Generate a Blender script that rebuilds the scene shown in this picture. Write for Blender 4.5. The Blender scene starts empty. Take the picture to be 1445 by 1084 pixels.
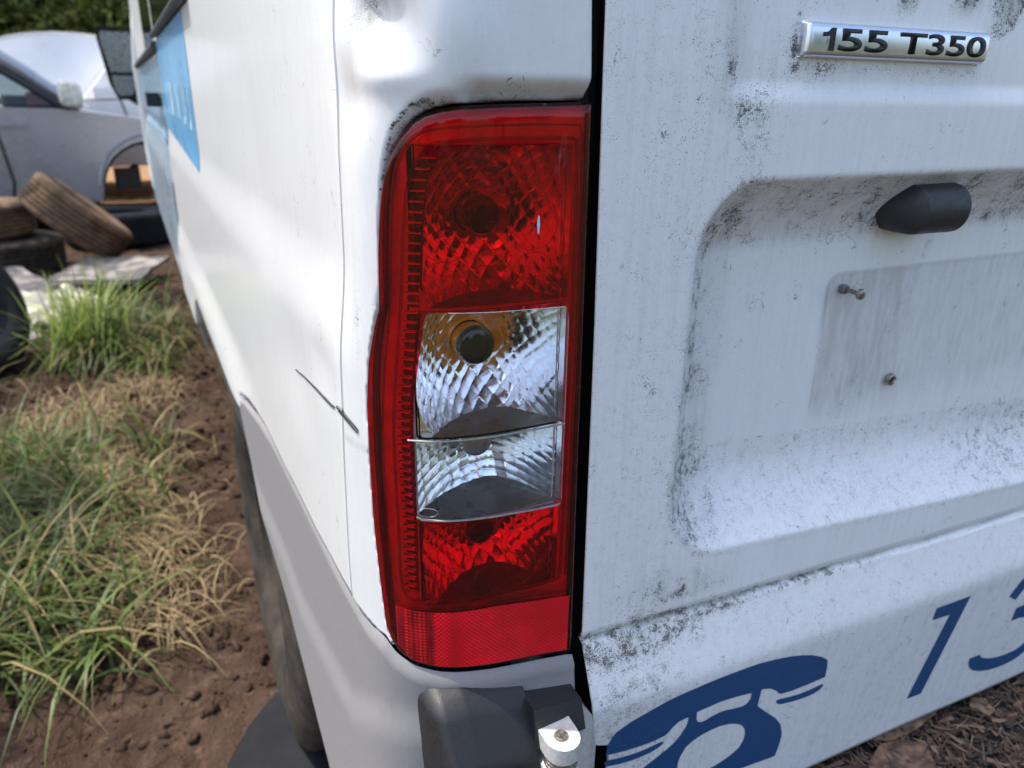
import bpy, bmesh, math, random
import numpy as np
from mathutils import Vector, Matrix, noise
from mathutils.geometry import tessellate_polygon
random.seed(4); rng = np.random.default_rng(4)
R = math.radians
S = bpy.context.scene
COL = S.collection

# ------------------------------------------------------------------ camera
cam = bpy.data.cameras.new('camera'); co = bpy.data.objects.new('camera', cam); COL.objects.link(co)
Rt = Vector((0.90458922, -0.42608428, 0.0130589)); Dn = Vector((-0.14248697, -0.33109232, -0.93277829)); Fw = Vector((0.40176587, 0.84192046, -0.360214))
mm = Matrix((Rt, -Dn, -Fw)).transposed().to_4x4(); mm.translation = Vector((0, -0.38, 1.05))
co.matrix_world = mm
cam.sensor_fit = 'HORIZONTAL'; cam.sensor_width = 36.0; cam.lens = 1068.0 / 1445.0 * 36.0
cam.clip_start = 0.02; cam.clip_end = 600
cam.dof.use_dof = True; cam.dof.focus_distance = 0.48; cam.dof.aperture_fstop = 9.0
S.camera = co

# ------------------------------------------------------------------ world and sun
SUN_EL, SUN_FWD = 67.0, 30.0
sd = Vector((-math.cos(R(SUN_EL)) * math.cos(R(SUN_FWD)), math.cos(R(SUN_EL)) * math.sin(R(SUN_FWD)), math.sin(R(SUN_EL))))
W = bpy.data.worlds.new('World'); S.world = W; W.use_nodes = True
nt = W.node_tree; nt.nodes.clear()
sky = nt.nodes.new('ShaderNodeTexSky'); sky.sky_type = 'NISHITA'; sky.sun_disc = False
sky.sun_elevation = R(SUN_EL); sky.sun_rotation = math.atan2(sd.x, sd.y)
sky.air_density = 1.0; sky.dust_density = 3.2; sky.ozone_density = 1.0
bg = nt.nodes.new('ShaderNodeBackground'); bg.inputs[1].default_value = 0.15
wo = nt.nodes.new('ShaderNodeOutputWorld')
nt.links.new(sky.outputs[0], bg.inputs[0]); nt.links.new(bg.outputs[0], wo.inputs[0])
sl = bpy.data.lights.new('sun', 'SUN'); sl.energy = 2.0; sl.angle = R(0.5); sl.color = (1, 0.95, 0.86)
so = bpy.data.objects.new('sun', sl); COL.objects.link(so)
so.rotation_euler = sd.to_track_quat('Z', 'Y').to_euler(); so.location = sd * 30
S.view_settings.view_transform = 'Standard'; S.view_settings.look = 'None'
S.view_settings.exposure = 1.45; S.view_settings.gamma = 1; S.view_settings.use_curve_mapping = False
S.cycles.use_denoising = True
S.cycles.max_bounces = 14; S.cycles.transparent_max_bounces = 24; S.cycles.diffuse_bounces = 5; S.cycles.glossy_bounces = 8
S.cycles.sample_clamp_indirect = 6.0
S.cycles.caustics_reflective = True

# ------------------------------------------------------------------ materials
class NB:
    def __init__(s, name):
        s.m = bpy.data.materials.new(name); s.m.use_nodes = True; s.t = s.m.node_tree; s.t.nodes.clear()
        s.out = s.n('ShaderNodeOutputMaterial')
    def n(s, typ, **k):
        x = s.t.nodes.new(typ)
        for a, v in k.items(): setattr(x, a, v)
        return x
    def put(s, sock, v):
        if v is None: return
        if isinstance(v, bpy.types.NodeSocket): s.t.links.new(v, sock)
        elif isinstance(v, (tuple, list)) and len(v) == 3 and sock.type == 'RGBA': sock.default_value = (*v, 1)
        else: sock.default_value = v
    def coord(s, which='Object'): return s.n('ShaderNodeTexCoord').outputs[which]
    def map(s, v, sc=(1, 1, 1), rot=(0, 0, 0), loc=(0, 0, 0)):
        m = s.n('ShaderNodeMapping'); s.put(m.inputs[0], v); m.inputs[1].default_value = loc; m.inputs[2].default_value = rot; m.inputs[3].default_value = sc
        return m.outputs[0]
    def noise(s, v, scale, detail=3, rough=0.55, dist=0.0):
        x = s.n('ShaderNodeTexNoise'); s.put(x.inputs['Vector'], v)
        x.inputs['Scale'].default_value = scale; x.inputs['Detail'].default_value = detail; x.inputs['Roughness'].default_value = rough; x.inputs['Distortion'].default_value = dist
        return x.outputs['Fac']
    def math(s, op, a, b=None, c=None, clamp=False):
        x = s.n('ShaderNodeMath', operation=op, use_clamp=clamp); s.put(x.inputs[0], a); s.put(x.inputs[1], b)
        if c is not None: s.put(x.inputs[2], c)
        return x.outputs[0]
    def ramp(s, v, a, b, lo=0.0, hi=1.0):
        x = s.n('ShaderNodeMapRange', interpolation_type='SMOOTHSTEP'); s.put(x.inputs[0], v); s.put(x.inputs[1], a); s.put(x.inputs[2], b); s.put(x.inputs[3], lo); s.put(x.inputs[4], hi)
        return x.outputs[0]
    def mix(s, f, a, b):
        x = s.n('ShaderNodeMix', data_type='RGBA'); s.put(x.inputs[0], f); s.put(x.inputs[6], a); s.put(x.inputs[7], b); return x.outputs[2]
    def attr(s, name): return s.n('ShaderNodeAttribute', attribute_name=name)
    def bump(s, h, strength=0.3, dist=0.001):
        x = s.n('ShaderNodeBump'); x.inputs['Strength'].default_value = strength; x.inputs['Distance'].default_value = dist; s.put(x.inputs['Height'], h); return x.outputs[0]
    def pbr(s, col, rough=0.5, metal=0.0, normal=None, coat=0.0, spec=0.5, trans=0.0, coatr=0.05):
        p = s.n('ShaderNodeBsdfPrincipled'); s.put(p.inputs['Base Color'], col); s.put(p.inputs['Roughness'], rough); s.put(p.inputs['Metallic'], metal)
        s.put(p.inputs['Specular IOR Level'], spec); p.inputs['Coat Weight'].default_value = coat; p.inputs['Coat Roughness'].default_value = coatr
        p.inputs['Transmission Weight'].default_value = trans
        if normal is not None: s.put(p.inputs['Normal'], normal)
        s.t.links.new(p.outputs[0], s.out.inputs[0]); return p

def simple(name, col, rough=0.5, metal=0.0, var=0.12, scale=60.0, bump=0.0, bscale=None, coat=0.0, spec=0.5):
    b = NB(name); c = b.coord()
    n = b.noise(c, scale, 4)
    d = tuple(x * (1 - var * 2) for x in col); l = tuple(min(1, x * (1 + var)) for x in col)
    cc = b.mix(b.ramp(n, 0.3, 0.7), d, l)
    nm = b.bump(b.noise(c, bscale or scale * 3, 3), bump, 0.002) if bump else None
    b.pbr(cc, b.ramp(n, 0.2, 0.8, max(0.03, rough * 0.8), min(1, rough * 1.25)), metal, nm, coat, spec)
    return b.m

def white_paint(name, base=(0.80, 0.81, 0.81), coat=0.12):
    """sun-faded white van paint; 'grime' drives black mould specks, 'film' a grey brown dirt film"""
    b = NB(name); c = b.coord()
    gr = b.attr('grime').outputs['Fac']; fl = b.attr('film').outputs['Fac']
    big = b.noise(c, 14, 4)
    n1 = b.noise(c, 1350, 3, 0.7)
    n2 = b.noise(b.map(c, (520, 520, 60)), 1.0, 3, 0.6)
    n3 = b.noise(b.map(c, (150, 300, 620), (0, R(38), 0)), 1.0, 3, 0.65)
    patch = b.noise(c, 110, 5, 0.75)
    g = b.math('MULTIPLY', gr, b.ramp(patch, 0.28, 0.72, 0.2, 1.25))
    th = b.math('MULTIPLY_ADD', g, -0.26, 0.735)
    s1 = b.ramp(n1, th, b.math('ADD', th, 0.06), 0, 0.95)
    n5 = b.noise(c, 820, 2, 0.55); th5 = b.math('MULTIPLY_ADD', b.math('MULTIPLY', gr, b.ramp(b.noise(c, 30, 3, 0.6), 0.35, 0.65, 0.35, 1.3)), -0.13, 0.755)
    s1 = b.math('MAXIMUM', s1, b.ramp(n5, th5, b.math('ADD', th5, 0.05), 0, 0.9))
    th2 = b.math('MULTIPLY_ADD', g, -0.24, 0.80)
    s2 = b.ramp(n2, th2, b.math('ADD', th2, 0.08), 0, 0.55)
    th3 = b.math('MULTIPLY_ADD', g, -0.28, 0.83)
    s3 = b.ramp(n3, th3, b.math('ADD', th3, 0.06), 0, 0.8)
    hr = b.math('ABSOLUTE', b.math('SUBTRACT', b.noise(c, 85, 2, 0.5, 1.5), 0.5))
    s4 = b.math('MULTIPLY', b.ramp(hr, 0.012, 0.004, 0, 0.75), b.ramp(b.math('ADD', b.noise(c, 48, 2), b.math('MULTIPLY', gr, 0.10)), 0.655, 0.70))
    sp = b.math('MAXIMUM', b.math('MAXIMUM', b.math('MAXIMUM', s1, s2), s3), b.math('MULTIPLY', s4, b.ramp(gr, 0.05, 0.3)))
    streak = b.ramp(b.noise(b.map(c, (190, 190, 9)), 1.0, 4), 0.42, 0.75, 0, 0.16)
    filmf = b.math('ADD', b.math('MULTIPLY', fl, b.ramp(b.noise(b.map(c, (160, 160, 35)), 1.0, 3), 0.25, 0.75, 0.5, 1.0)), b.math('MULTIPLY', streak, b.math('ADD', gr, 0.15)), clamp=True)
    mott = b.ramp(b.noise(c, 260, 3), 0.35, 0.7, 0, 0.10)
    col = b.mix(b.ramp(big, 0.3, 0.7, 0, 0.25), base, tuple(x * 0.88 for x in base))
    col = b.mix(b.math('MULTIPLY', mott, b.math('ADD', gr, 0.3)), col, (0.45, 0.44, 0.42))
    col = b.mix(filmf, col, (0.27, 0.25, 0.225))
    col = b.mix(sp, col, (0.06, 0.054, 0.048))
    rough = b.math('ADD', b.math('MULTIPLY_ADD', filmf, 0.35, 0.36), b.math('MULTIPLY', sp, 0.3), clamp=True)
    h = b.math('ADD', b.noise(c, 900, 2), b.math('MULTIPLY', sp, 0.6))
    b.pbr(col, rough, 0, b.bump(h, 0.06, 0.0006), coat, 0.45, coatr=0.12)
    return b.m

M = {}
M['door_paint'] = white_paint('faded_white_paint', (0.80, 0.80, 0.80))
M['side_paint'] = white_paint('side_white_paint', (0.77, 0.775, 0.77), 0.4)
M['blue_vinyl'] = simple('navy_vinyl', (0.012, 0.066, 0.185), 0.5, var=0.12, scale=500)
M['sky_vinyl'] = simple('light_blue_vinyl', (0.11, 0.38, 0.66), 0.3, var=0.06, scale=8, coat=0.2)
M['flash_vinyl_sky_tint'] = simple('pale_blue_vinyl_sky_tint', (0.24, 0.40, 0.54), 0.25, var=0.06, scale=8, coat=0.3)
M['door_sky_tint'] = simple('door_sky_reflection_tint', (0.36, 0.45, 0.53), 0.3, var=0.06, scale=6, coat=0.3)
M['pale_letter'] = simple('pale_lettering', (0.40, 0.62, 0.78), 0.4, var=0.1, scale=40)
M['black_plastic'] = simple('black_plastic', (0.015, 0.015, 0.017), 0.5, var=0.05, scale=300, bump=0.15, bscale=1400)
M['gloss_black'] = simple('gloss_black', (0.012, 0.012, 0.013), 0.15, var=0.1)
M['void_black'] = simple('seal_black', (0.006, 0.006, 0.006), 0.8)
M['rubber_trim'] = simple('dark_trim', (0.05, 0.053, 0.06), 0.5, var=0.15)
M['grey_plastic'] = simple('grey_bumper_plastic', (0.235, 0.228, 0.228), 0.6, var=0.02, scale=260, bump=0.12, bscale=1300, spec=0.3)
M['hinge_white'] = simple('chipped_hinge_paint', (0.48, 0.47, 0.45), 0.55, var=0.08, scale=300, bump=0.05)
M['steel'] = simple('weathered_steel', (0.34, 0.31, 0.27), 0.4, 0.9, var=0.25, scale=500)
M['chrome'] = simple('chrome_plate', (0.70, 0.73, 0.79), 0.2, 0.85, var=0.02, scale=200)
M['badge_black'] = simple('badge_black_ink', (0.006, 0.007, 0.010), 0.55, var=0.05)
M['rim_metal'] = simple('painted_wheel_steel', (0.03, 0.027, 0.024), 0.8, 0.0, var=0.2, scale=40)

def tyre_mat(name, col, dust):
    b = NB(name); c = b.coord(); n = b.noise(c, 14, 5, 0.65)
    cc = b.mix(b.ramp(n, 0.3, 0.75), col, dust); b.pbr(cc, 0.85, 0, b.bump(b.noise(c, 160, 3), 0.3, 0.003), spec=0.12); return b.m
M['tyre_brown'] = tyre_mat('dusty_tyre_rubber', (0.075, 0.05, 0.033), (0.19, 0.125, 0.078))
M['tyre_dark'] = tyre_mat('dark_tyre_rubber', (0.025, 0.023, 0.022), (0.085, 0.068, 0.052))
M['tyre_black'] = tyre_mat('black_tyre_rubber', (0.012, 0.013, 0.017), (0.022, 0.023, 0.027))
M['mat_rubber'] = tyre_mat('grey_rubber_sheet', (0.014, 0.015, 0.018), (0.022, 0.023, 0.026))

def chrome_reflector(name, base, rough):
    b = NB(name); c = b.coord()
    b.pbr(base, b.ramp(b.noise(c, 300, 3), 0.3, 0.7, rough * 0.6, rough * 1.5), 1.0, b.bump(b.noise(c, 700, 2), 0.08, 0.0006)); return b.m
M['reflector'] = chrome_reflector('lamp_reflector_chrome', (0.96, 0.96, 0.96), 0.16)
M['reflector_floor'] = simple('lamp_shelf_metal', (0.30, 0.29, 0.28), 0.28, 0.6, var=0.08)
M['guide_dark'] = simple('light_guide_dark', (0.16, 0.06, 0.06), 0.3, 0.3, var=0.3, scale=400)
M['lens_edge'] = simple('red_lens_edge', (0.16, 0.008, 0.012), 0.25, var=0.1)
M['housing'] = simple('lamp_housing', (0.72, 0.62, 0.66), 0.4, 0.0, var=0.1, scale=90)

def lens(name, tint, rough=0.02, dirt=0.0, ior=1.45, bumpy=0.0):
    b = NB(name); c = b.coord()
    tr = b.n('ShaderNodeBsdfTransparent'); b.put(tr.inputs[0], tint)
    gl = b.n('ShaderNodeBsdfGlossy'); gl.inputs['Roughness'].default_value = rough; b.put(gl.inputs[0], (0.95, 0.95, 0.95))
    if bumpy: b.put(gl.inputs['Normal'], b.bump(b.noise(c, 70, 2), bumpy, 0.002))
    fr = b.n('ShaderNodeFresnel'); fr.inputs[0].default_value = ior
    m1 = b.n('ShaderNodeMixShader'); b.put(m1.inputs[0], fr.outputs[0]); b.put(m1.inputs[1], tr.outputs[0]); b.put(m1.inputs[2], gl.outputs[0])
    last = m1
    if dirt:
        df = b.n('ShaderNodeBsdfDiffuse'); b.put(df.inputs[0], tuple(0.35 + 0.4 * x for x in tint))
        d = b.ramp(b.noise(c, 420, 4, 0.7), 0.60, 0.82, dirt * 0.35, dirt * 3.0)
        # pale vertical streaks in the upper right of the lens
        st = b.ramp(b.noise(b.map(c, (210, 210, 16)), 1.0, 3), 0.60, 0.72, 0, 0.28)
        sx = b.n('ShaderNodeSeparateXYZ'); b.put(sx.inputs[0], c)
        mk = b.math('MULTIPLY', b.ramp(sx.outputs[2], 0.965, 0.985), b.math('MULTIPLY', b.ramp(sx.outputs[0], 0.182, 0.19), b.ramp(sx.outputs[0], 0.213, 0.206)))
        d = b.math('ADD', d, b.math('MULTIPLY', st, mk), clamp=True)
        m2 = b.n('ShaderNodeMixShader'); b.put(m2.inputs[0], d); b.put(m2.inputs[1], m1.outputs[0]); b.put(m2.inputs[2], df.outputs[0]); last = m2
    b.t.links.new(last.outputs[0], b.out.inputs[0]); return b.m
M['red_lens'] = lens('red_lamp_lens', (0.985, 0.012, 0.058), 0.03, 0.02, 1.40)
M['red_lens_deep'] = lens('red_lens_rib', (0.80, 0.03, 0.04), 0.12, 0.0, 1.6)
M['clear_lens'] = lens('clear_lamp_lens', (0.97, 0.97, 0.97), 0.02, 0.0, 1.35)
M['clear_bead'] = simple('clear_lens_edge', (0.62, 0.62, 0.63), 0.3, 0.1, var=0.1, scale=200)
M['amber'] = simple('amber_bulb_glass', (0.90, 0.30, 0.02), 0.25, 0.0, var=0.15, coat=0.5)
M['bulb_dark'] = simple('bulb_dark_cap', (0.03, 0.018, 0.014), 0.2, 0.2, var=0.2, coat=0.5)
M['bulb_clear'] = simple('bulb_grey_glass', (0.42, 0.42, 0.43), 0.12, 0.7, var=0.2, coat=0.6)
def retro(name, hi, lo, scale, rot):
    b = NB(name); c = b.coord()
    w = b.n('ShaderNodeTexVoronoi'); b.put(w.inputs['Vector'], b.map(c, (1, .4, 1), (0, R(rot), 0))); w.inputs['Scale'].default_value = scale; w.inputs['Randomness'].default_value = 0.0
    d = b.ramp(w.outputs['Distance'], 0.25, 0.6); big = b.ramp(b.noise(c, 26, 2), .35, .65, 0, .45)
    col = b.mix(b.math('ADD', b.math('MULTIPLY', d, .75), big, clamp=True), hi, lo)
    b.pbr(col, 0.4, 0.0, b.bump(w.outputs['Distance'], 0.6, 0.0010), 0.0, 0.3); return b.m
M['retro'] = retro('red_prism_reflector', (1.0, 0.010, 0.026), (0.50, 0.005, 0.012), 430, 45)
M['retro_side'] = retro('red_prism_reflector_side', (0.62, 0.012, 0.016), (0.16, 0.003, 0.006), 400, 0)

def dirt_mat():
    b = NB('red_brown_dirt'); c = b.coord()
    n = b.noise(c, 2.2, 5, 0.65); n2 = b.noise(c, 26, 5, 0.7); n3 = b.noise(c, 130, 4, 0.7)
    col = b.mix(b.ramp(n, 0.3, 0.7), (0.048, 0.029, 0.021), (0.105, 0.066, 0.046))
    col = b.mix(b.ramp(n2, 0.48, 0.75, 0, 0.7), col, (0.20, 0.135, 0.095))
    col = b.mix(b.ramp(n3, 0.55, 0.75, 0, 0.55), col, (0.035, 0.022, 0.017))
    sx = b.n('ShaderNodeSeparateXYZ'); b.put(sx.inputs[0], c)
    far = b.ramp(sx.outputs[1], 6.2, 8.0)
    back = b.ramp(sx.outputs[1], -1.0, -2.4)
    col = b.mix(back, col, b.mix(b.ramp(n2, 0.3, 0.7), (0.05, 0.07, 0.025), (0.11, 0.10, 0.05)))
    col = b.mix(far, col, b.mix(b.ramp(n2, 0.3, 0.7), (0.27, 0.145, 0.07), (0.36, 0.23, 0.135)))  # lighter orange put into the colour for the sunlit ground beyond
    h = b.math('ADD', n2, b.math('MULTIPLY', n3, 0.4))
    b.pbr(col, 0.95, 0, b.bump(h, 1.0, 0.03), spec=0.12); return b.m
M['dirt'] = dirt_mat()

def tint_mat(name, rough=0.5, trans=0.0, spec=0.3):
    b = NB(name); a = b.attr('tint').outputs['Color']
    p = b.pbr(a, rough, 0, spec=spec)
    if trans:
        tl = b.n('ShaderNodeBsdfTranslucent'); b.put(tl.inputs[0], a)
        mx = b.n('ShaderNodeMixShader'); mx.inputs[0].default_value = trans
        b.t.links.new(p.outputs[0], mx.inputs[1]); b.t.links.new(tl.outputs[0], mx.inputs[2]); b.t.links.new(mx.outputs[0], b.out.inputs[0])
    return b.m
M['blade'] = tint_mat('grass_blade', 0.45, 0.35)
M['straw'] = tint_mat('dry_straw', 0.7, 0.15)
M['leaf'] = tint_mat('tree_leaf', 0.5, 0.35)
M['bark'] = simple('tree_bark', (0.10, 0.075, 0.055), 0.9, var=0.3, scale=12, bump=0.6)
M['bark_chip'] = simple('brown_bark_chip', (0.20, 0.115, 0.07), 0.85, var=0.35, scale=70, bump=0.7, bscale=220)
M['leaf_dry'] = simple('dry_leaf_brown', (0.24, 0.15, 0.085), 0.8, var=0.3, scale=90, bump=0.3)
M['step'] = simple('black_step_rubber', (0.028, 0.029, 0.031), 0.65, var=0.25, scale=60, bump=0.3)
M['silver'] = simple('silver_car_paint', (0.36, 0.362, 0.378), 0.28, 0.45, var=0.04, scale=3, coat=0.6)
M['car_white'] = simple('white_car_paint', (0.80, 0.79, 0.78), 0.3, var=0.03, scale=3, coat=0.4)
M['car_black'] = simple('car_black_trim', (0.018, 0.018, 0.02), 0.4)
def glass_mat(name, tint, ior=1.5):
    return lens(name, tint, 0.01, 0.0, ior)
M['window'] = glass_mat('car_window_glass', (0.55, 0.62, 0.60))
M['dark_glass'] = simple('dark_window_glass', (0.015, 0.017, 0.02), 0.05, coat=0.6, var=0.05)
M['mirror_glass'] = simple('mirror_glass', (0.34, 0.36, 0.40), 0.28, 1.0, var=0.02)
M['seat_red'] = simple('red_seat_cloth', (0.36, 0.10, 0.08), 0.8)
M['cream'] = simple('cream_plastic_sheet', (0.66, 0.63, 0.46), 0.6, var=0.18, scale=9, bump=0.3)
M['board'] = simple('weathered_grey_board', (0.26, 0.235, 0.215), 0.85, var=0.25, scale=20, bump=0.4)
M['mirror_back'] = simple('peeling_mirror_shell', (0.72, 0.71, 0.60), 0.35, var=0.15, scale=30)
M['rust'] = simple('rusty_hub', (0.06, 0.045, 0.04), 0.7, 0.4, var=0.3, scale=40)
M['scratch'] = simple('bare_dark_metal', (0.03, 0.03, 0.028), 0.5, 0.3, var=0.3, scale=300)
M['chip'] = simple('flaking_filler', (0.20, 0.18, 0.16), 0.8, var=0.4, scale=600)

# ------------------------------------------------------------------ helpers
def finish(name, me, mat, parent=None, smooth=True):
    me.materials.append(mat)
    if smooth: me.polygons.foreach_set('use_smooth', [True] * len(me.polygons))
    me.update(); o = bpy.data.objects.new(name, me); COL.objects.link(o)
    if parent is not None:
        o.parent = parent; o.matrix_parent_inverse = world_of(parent).inverted()
    return o
def world_of(o):
    m = o.matrix_basis.copy() if o.parent is None else world_of(o.parent) @ o.matrix_parent_inverse @ o.matrix_basis
    return m
def local(o):                                     # vertices were given in the parent's own space
    o.matrix_parent_inverse = Matrix.Identity(4); return o
def mesh(name, V, F, mat, parent=None, smooth=True):
    me = bpy.data.meshes.new(name); me.from_pydata([tuple(map(float, v)) for v in V], [], F); return finish(name, me, mat, parent, smooth)
def grid_arr(P, flip=False):
    n, m = P.shape[:2]; i = np.arange(n * m).reshape(n, m)
    if flip: P = P[::-1]
    F = np.stack([i[:-1, :-1], i[1:, :-1], i[1:, 1:], i[:-1, 1:]], -1).reshape(-1, 4)
    return P.reshape(-1, 3), F
def np_mesh(name, V, F, mat, parent=None, smooth=True, attrs=None):
    me = bpy.data.meshes.new(name); V = np.asarray(V, np.float32); F = np.asarray(F, np.int32); k = F.shape[1]
    me.vertices.add(len(V)); me.vertices.foreach_set('co', V.ravel())
    me.loops.add(F.size); me.loops.foreach_set('vertex_index', F.ravel())
    me.polygons.add(len(F)); me.polygons.foreach_set('loop_start', np.arange(0, F.size, k, dtype=np.int32)); me.polygons.foreach_set('loop_total', np.full(len(F), k, np.int32))
    me.update(calc_edges=True)
    for a, v in (attrs or {}).items():
        v = np.asarray(v, np.float32)
        if v.ndim == 1:
            at = me.attributes.new(a, 'FLOAT', 'POINT'); at.data.foreach_set('value', v)
        else:
            at = me.attributes.new(a, 'FLOAT_COLOR', 'POINT'); at.data.foreach_set('color', np.c_[v, np.ones(len(v))].astype(np.float32).ravel())
    return finish(name, me, mat, parent, smooth)
def join_grids(gs, flip=False):
    V, F, o = [], [], 0
    for P in gs:
        v, f = grid_arr(P, flip); V.append(v); F.append(f + o); o += len(v)
    return np.vstack(V), np.vstack(F)
def bm_obj(name, bm, mat, parent=None, smooth=True, bevel=0.0, seg=2):
    if bevel: bmesh.ops.bevel(bm, geom=[e for e in bm.edges if e.is_manifold and e.calc_face_angle(0) > 0.4], offset=bevel, segments=seg, profile=0.6, affect='EDGES')
    bmesh.ops.recalc_face_normals(bm, faces=bm.faces)
    me = bpy.data.meshes.new(name); bm.to_mesh(me); bm.free(); o = finish(name, me, mat, parent, False)
    if smooth:
        me.polygons.foreach_set('use_smooth', [True] * len(me.polygons)); me.set_sharp_from_angle(angle=R(40))
    return o
def prism(bm, pts, d):
    """closed polygon (list of 3D points) pushed along vector d"""
    a = [bm.verts.new(p) for p in pts]; b = [bm.verts.new(Vector(p) + Vector(d)) for p in pts]; n = len(a)
    bm.faces.new(a); bm.faces.new(b[::-1])
    for i in range(n): bm.faces.new((a[i], b[i], b[(i + 1) % n], a[(i + 1) % n]))
def box(bm, x0, x1, y0, y1, z0, z1): prism(bm, [(x0, y0, z0), (x1, y0, z0), (x1, y0, z1), (x0, y0, z1)], (0, y1 - y0, 0))
def tube(bm, pts, r, n=8, cap=True):
    pts = [Vector(p) for p in pts]; rings = []; up = None
    for i, p in enumerate(pts):
        t = (pts[min(i + 1, len(pts) - 1)] - pts[max(i - 1, 0)]).normalized()
        if up is None: up = t.orthogonal().normalized()
        up = (up - t * up.dot(t)).normalized(); w = t.cross(up)
        rr = r[i] if isinstance(r, (list, tuple)) else r
        rings.append([bm.verts.new(p + (up * math.cos(2 * math.pi * k / n) + w * math.sin(2 * math.pi * k / n)) * rr) for k in range(n)])
    for a, b in zip(rings, rings[1:]):
        for k in range(n): bm.faces.new((a[k], a[(k + 1) % n], b[(k + 1) % n], b[k]))
    if cap: bm.faces.new(rings[0][::-1]); bm.faces.new(rings[-1])
def lathe(bm, prof, n=32, axis='y', c=(0, 0, 0)):
    """profile [(radius, along)] turned about an axis through c"""
    rings = []
    for r, a in prof:
        ring = []
        for k in range(n):
            t = 2 * math.pi * k / n; u, v = r * math.cos(t), r * math.sin(t)
            p = {'y': (u, a, v), 'x': (a, u, v), 'z': (u, v, a)}[axis]
            ring.append(bm.verts.new((p[0] + c[0], p[1] + c[1], p[2] + c[2])))
        rings.append(ring)
    for a, b in zip(rings, rings[1:]):
        for k in range(n): bm.faces.new((a[k], a[(k + 1) % n], b[(k + 1) % n], b[k]))
    return rings
def empty(name, loc, label, cat, group=None, rot=None):
    o = bpy.data.objects.new(name, None); COL.objects.link(o); o.location = loc; o.empty_display_size = 0.1
    if rot is not None: o.rotation_euler = rot
    return tag(o, label, cat, group)
def tag(o, label=None, cat=None, group=None, kind=None):
    for k, v in (('label', label), ('category', cat), ('group', group), ('kind', kind)):
        if v: o[k] = v
    return o
def ss(t): t = np.clip(t, 0, 1); return t * t * (3 - 2 * t)
def gauss(d, s): return np.exp(-(d / s) ** 2)
def rnd(t, f=.22):                                 # ramp 0..1 with rounded shoulders
    t = np.clip(t, -f, 1 + f); y = np.clip(t, 0, 1)
    a = np.clip(f - np.abs(t), 0, f); b = np.clip(f - np.abs(t - 1), 0, f); return y + a * a / (4 * f) - b * b / (4 * f)
def vnoise(x, z, sc, seed=0.0):
    x = np.asarray(x) * sc; z = np.asarray(z) * sc
    return np.array([noise.noise(Vector((a, b, seed))) for a, b in zip(x.ravel(), z.ravel())]).reshape(x.shape)

# ------------------------------------------------------------------ ground
def ground_h(x, y):
    h = 0.022 * noise.noise(Vector((x * 3.1, y * 3.1, 1))) + 0.022 * noise.noise(Vector((x * 11, y * 11, 4))) + 0.012 * noise.noise(Vector((x * 30, y * 30, 7))) + 0.006 * noise.noise(Vector((x * 62, y * 62, 2)))
    return h
gx = np.r_[-160, -80, -40, -20, -12, -8, -5, -3.5, np.arange(-2.4, -.7, .04), np.arange(-.7, .32, 0.012), np.arange(.34, 1.5, .06), 2, 3, 5, 9, 18, 40, 90, 160]
gy = np.r_[-160, -80, -40, -20, -10, -5, -2, -1, np.arange(0, 3.2, 0.014), np.arange(3.2, 7.0, .04), 7.5, 8.5, 10, 13, 18, 28, 45, 80, 160, 300]
GX, GY = np.meshgrid(gx, gy, indexing='ij')
GZ = np.array([ground_h(a, b) if -3 < a < 2 and -1.5 < b < 9 else 0.0 for a, b in zip(GX.ravel(), GY.ravel())]).reshape(GX.shape)
V, F = grid_arr(np.stack([GX, GY, GZ], -1))
tag(np_mesh('ground', V, F, M['dirt']), kind='structure')

# ------------------------------------------------------------------ the van
van = empty('white_van', (1.05, 2.4, 0), 'dirty white panel van seen close at its left rear corner', 'van')
# plan of the left rear corner and side, from the door gap round to the front, at the height of the lamp
PL = np.array([(.229, 0), (.19, 0), (.165, .001), (.14, .006), (.12, .017), (.108, .032), (.102, .05), (.098, .09), (.094, .2), (.088, .5), (.084, .9), (.080, 1.3), (.074, 1.75), (.07, 2.0), (.06, 3.), (.05, 4.), (.05, 4.3)])
def catmull(P, n=40):
    P = np.vstack([2 * P[0] - P[1], P, 2 * P[-1] - P[-2]]); o = []
    d = lambda a, b: max(np.linalg.norm(a - b) ** .5, 1e-6)
    for i in range(1, len(P) - 2):
        p0, p1, p2, p3 = P[i - 1:i + 3]; t0 = 0; t1 = t0 + d(p0, p1); t2 = t1 + d(p1, p2); t3 = t2 + d(p2, p3)
        for t in np.linspace(t1, t2, n, endpoint=False):
            A1 = (t1 - t) / (t1 - t0) * p0 + (t - t0) / (t1 - t0) * p1; A2 = (t2 - t) / (t2 - t1) * p1 + (t - t1) / (t2 - t1) * p2; A3 = (t3 - t) / (t3 - t2) * p2 + (t - t2) / (t3 - t2) * p3
            B1 = (t2 - t) / (t2 - t0) * A1 + (t - t0) / (t2 - t0) * A2; B2 = (t3 - t) / (t3 - t1) * A2 + (t - t1) / (t3 - t1) * A3
            o.append((t2 - t) / (t2 - t1) * B1 + (t - t1) / (t2 - t1) * B2)
    o.append(P[-2]); return np.array(o)
Q = catmull(PL); SS = np.r_[0, np.cumsum(np.linalg.norm(np.diff(Q, axis=0), axis=1))]
TQ = np.gradient(Q, SS, axis=0); TQ /= np.linalg.norm(TQ, axis=1)[:, None]
def plan(s): return np.interp(s, SS, Q[:, 0]) - np.minimum(s, 0), np.interp(s, SS, Q[:, 1])
def nrm(s):                                       # outward normal in plan
    tx, ty = np.interp(s, SS, TQ[:, 0]), np.interp(s, SS, TQ[:, 1]); l = np.hypot(tx, ty); return ty / l * -1 * -1 * -1, tx / l
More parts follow.
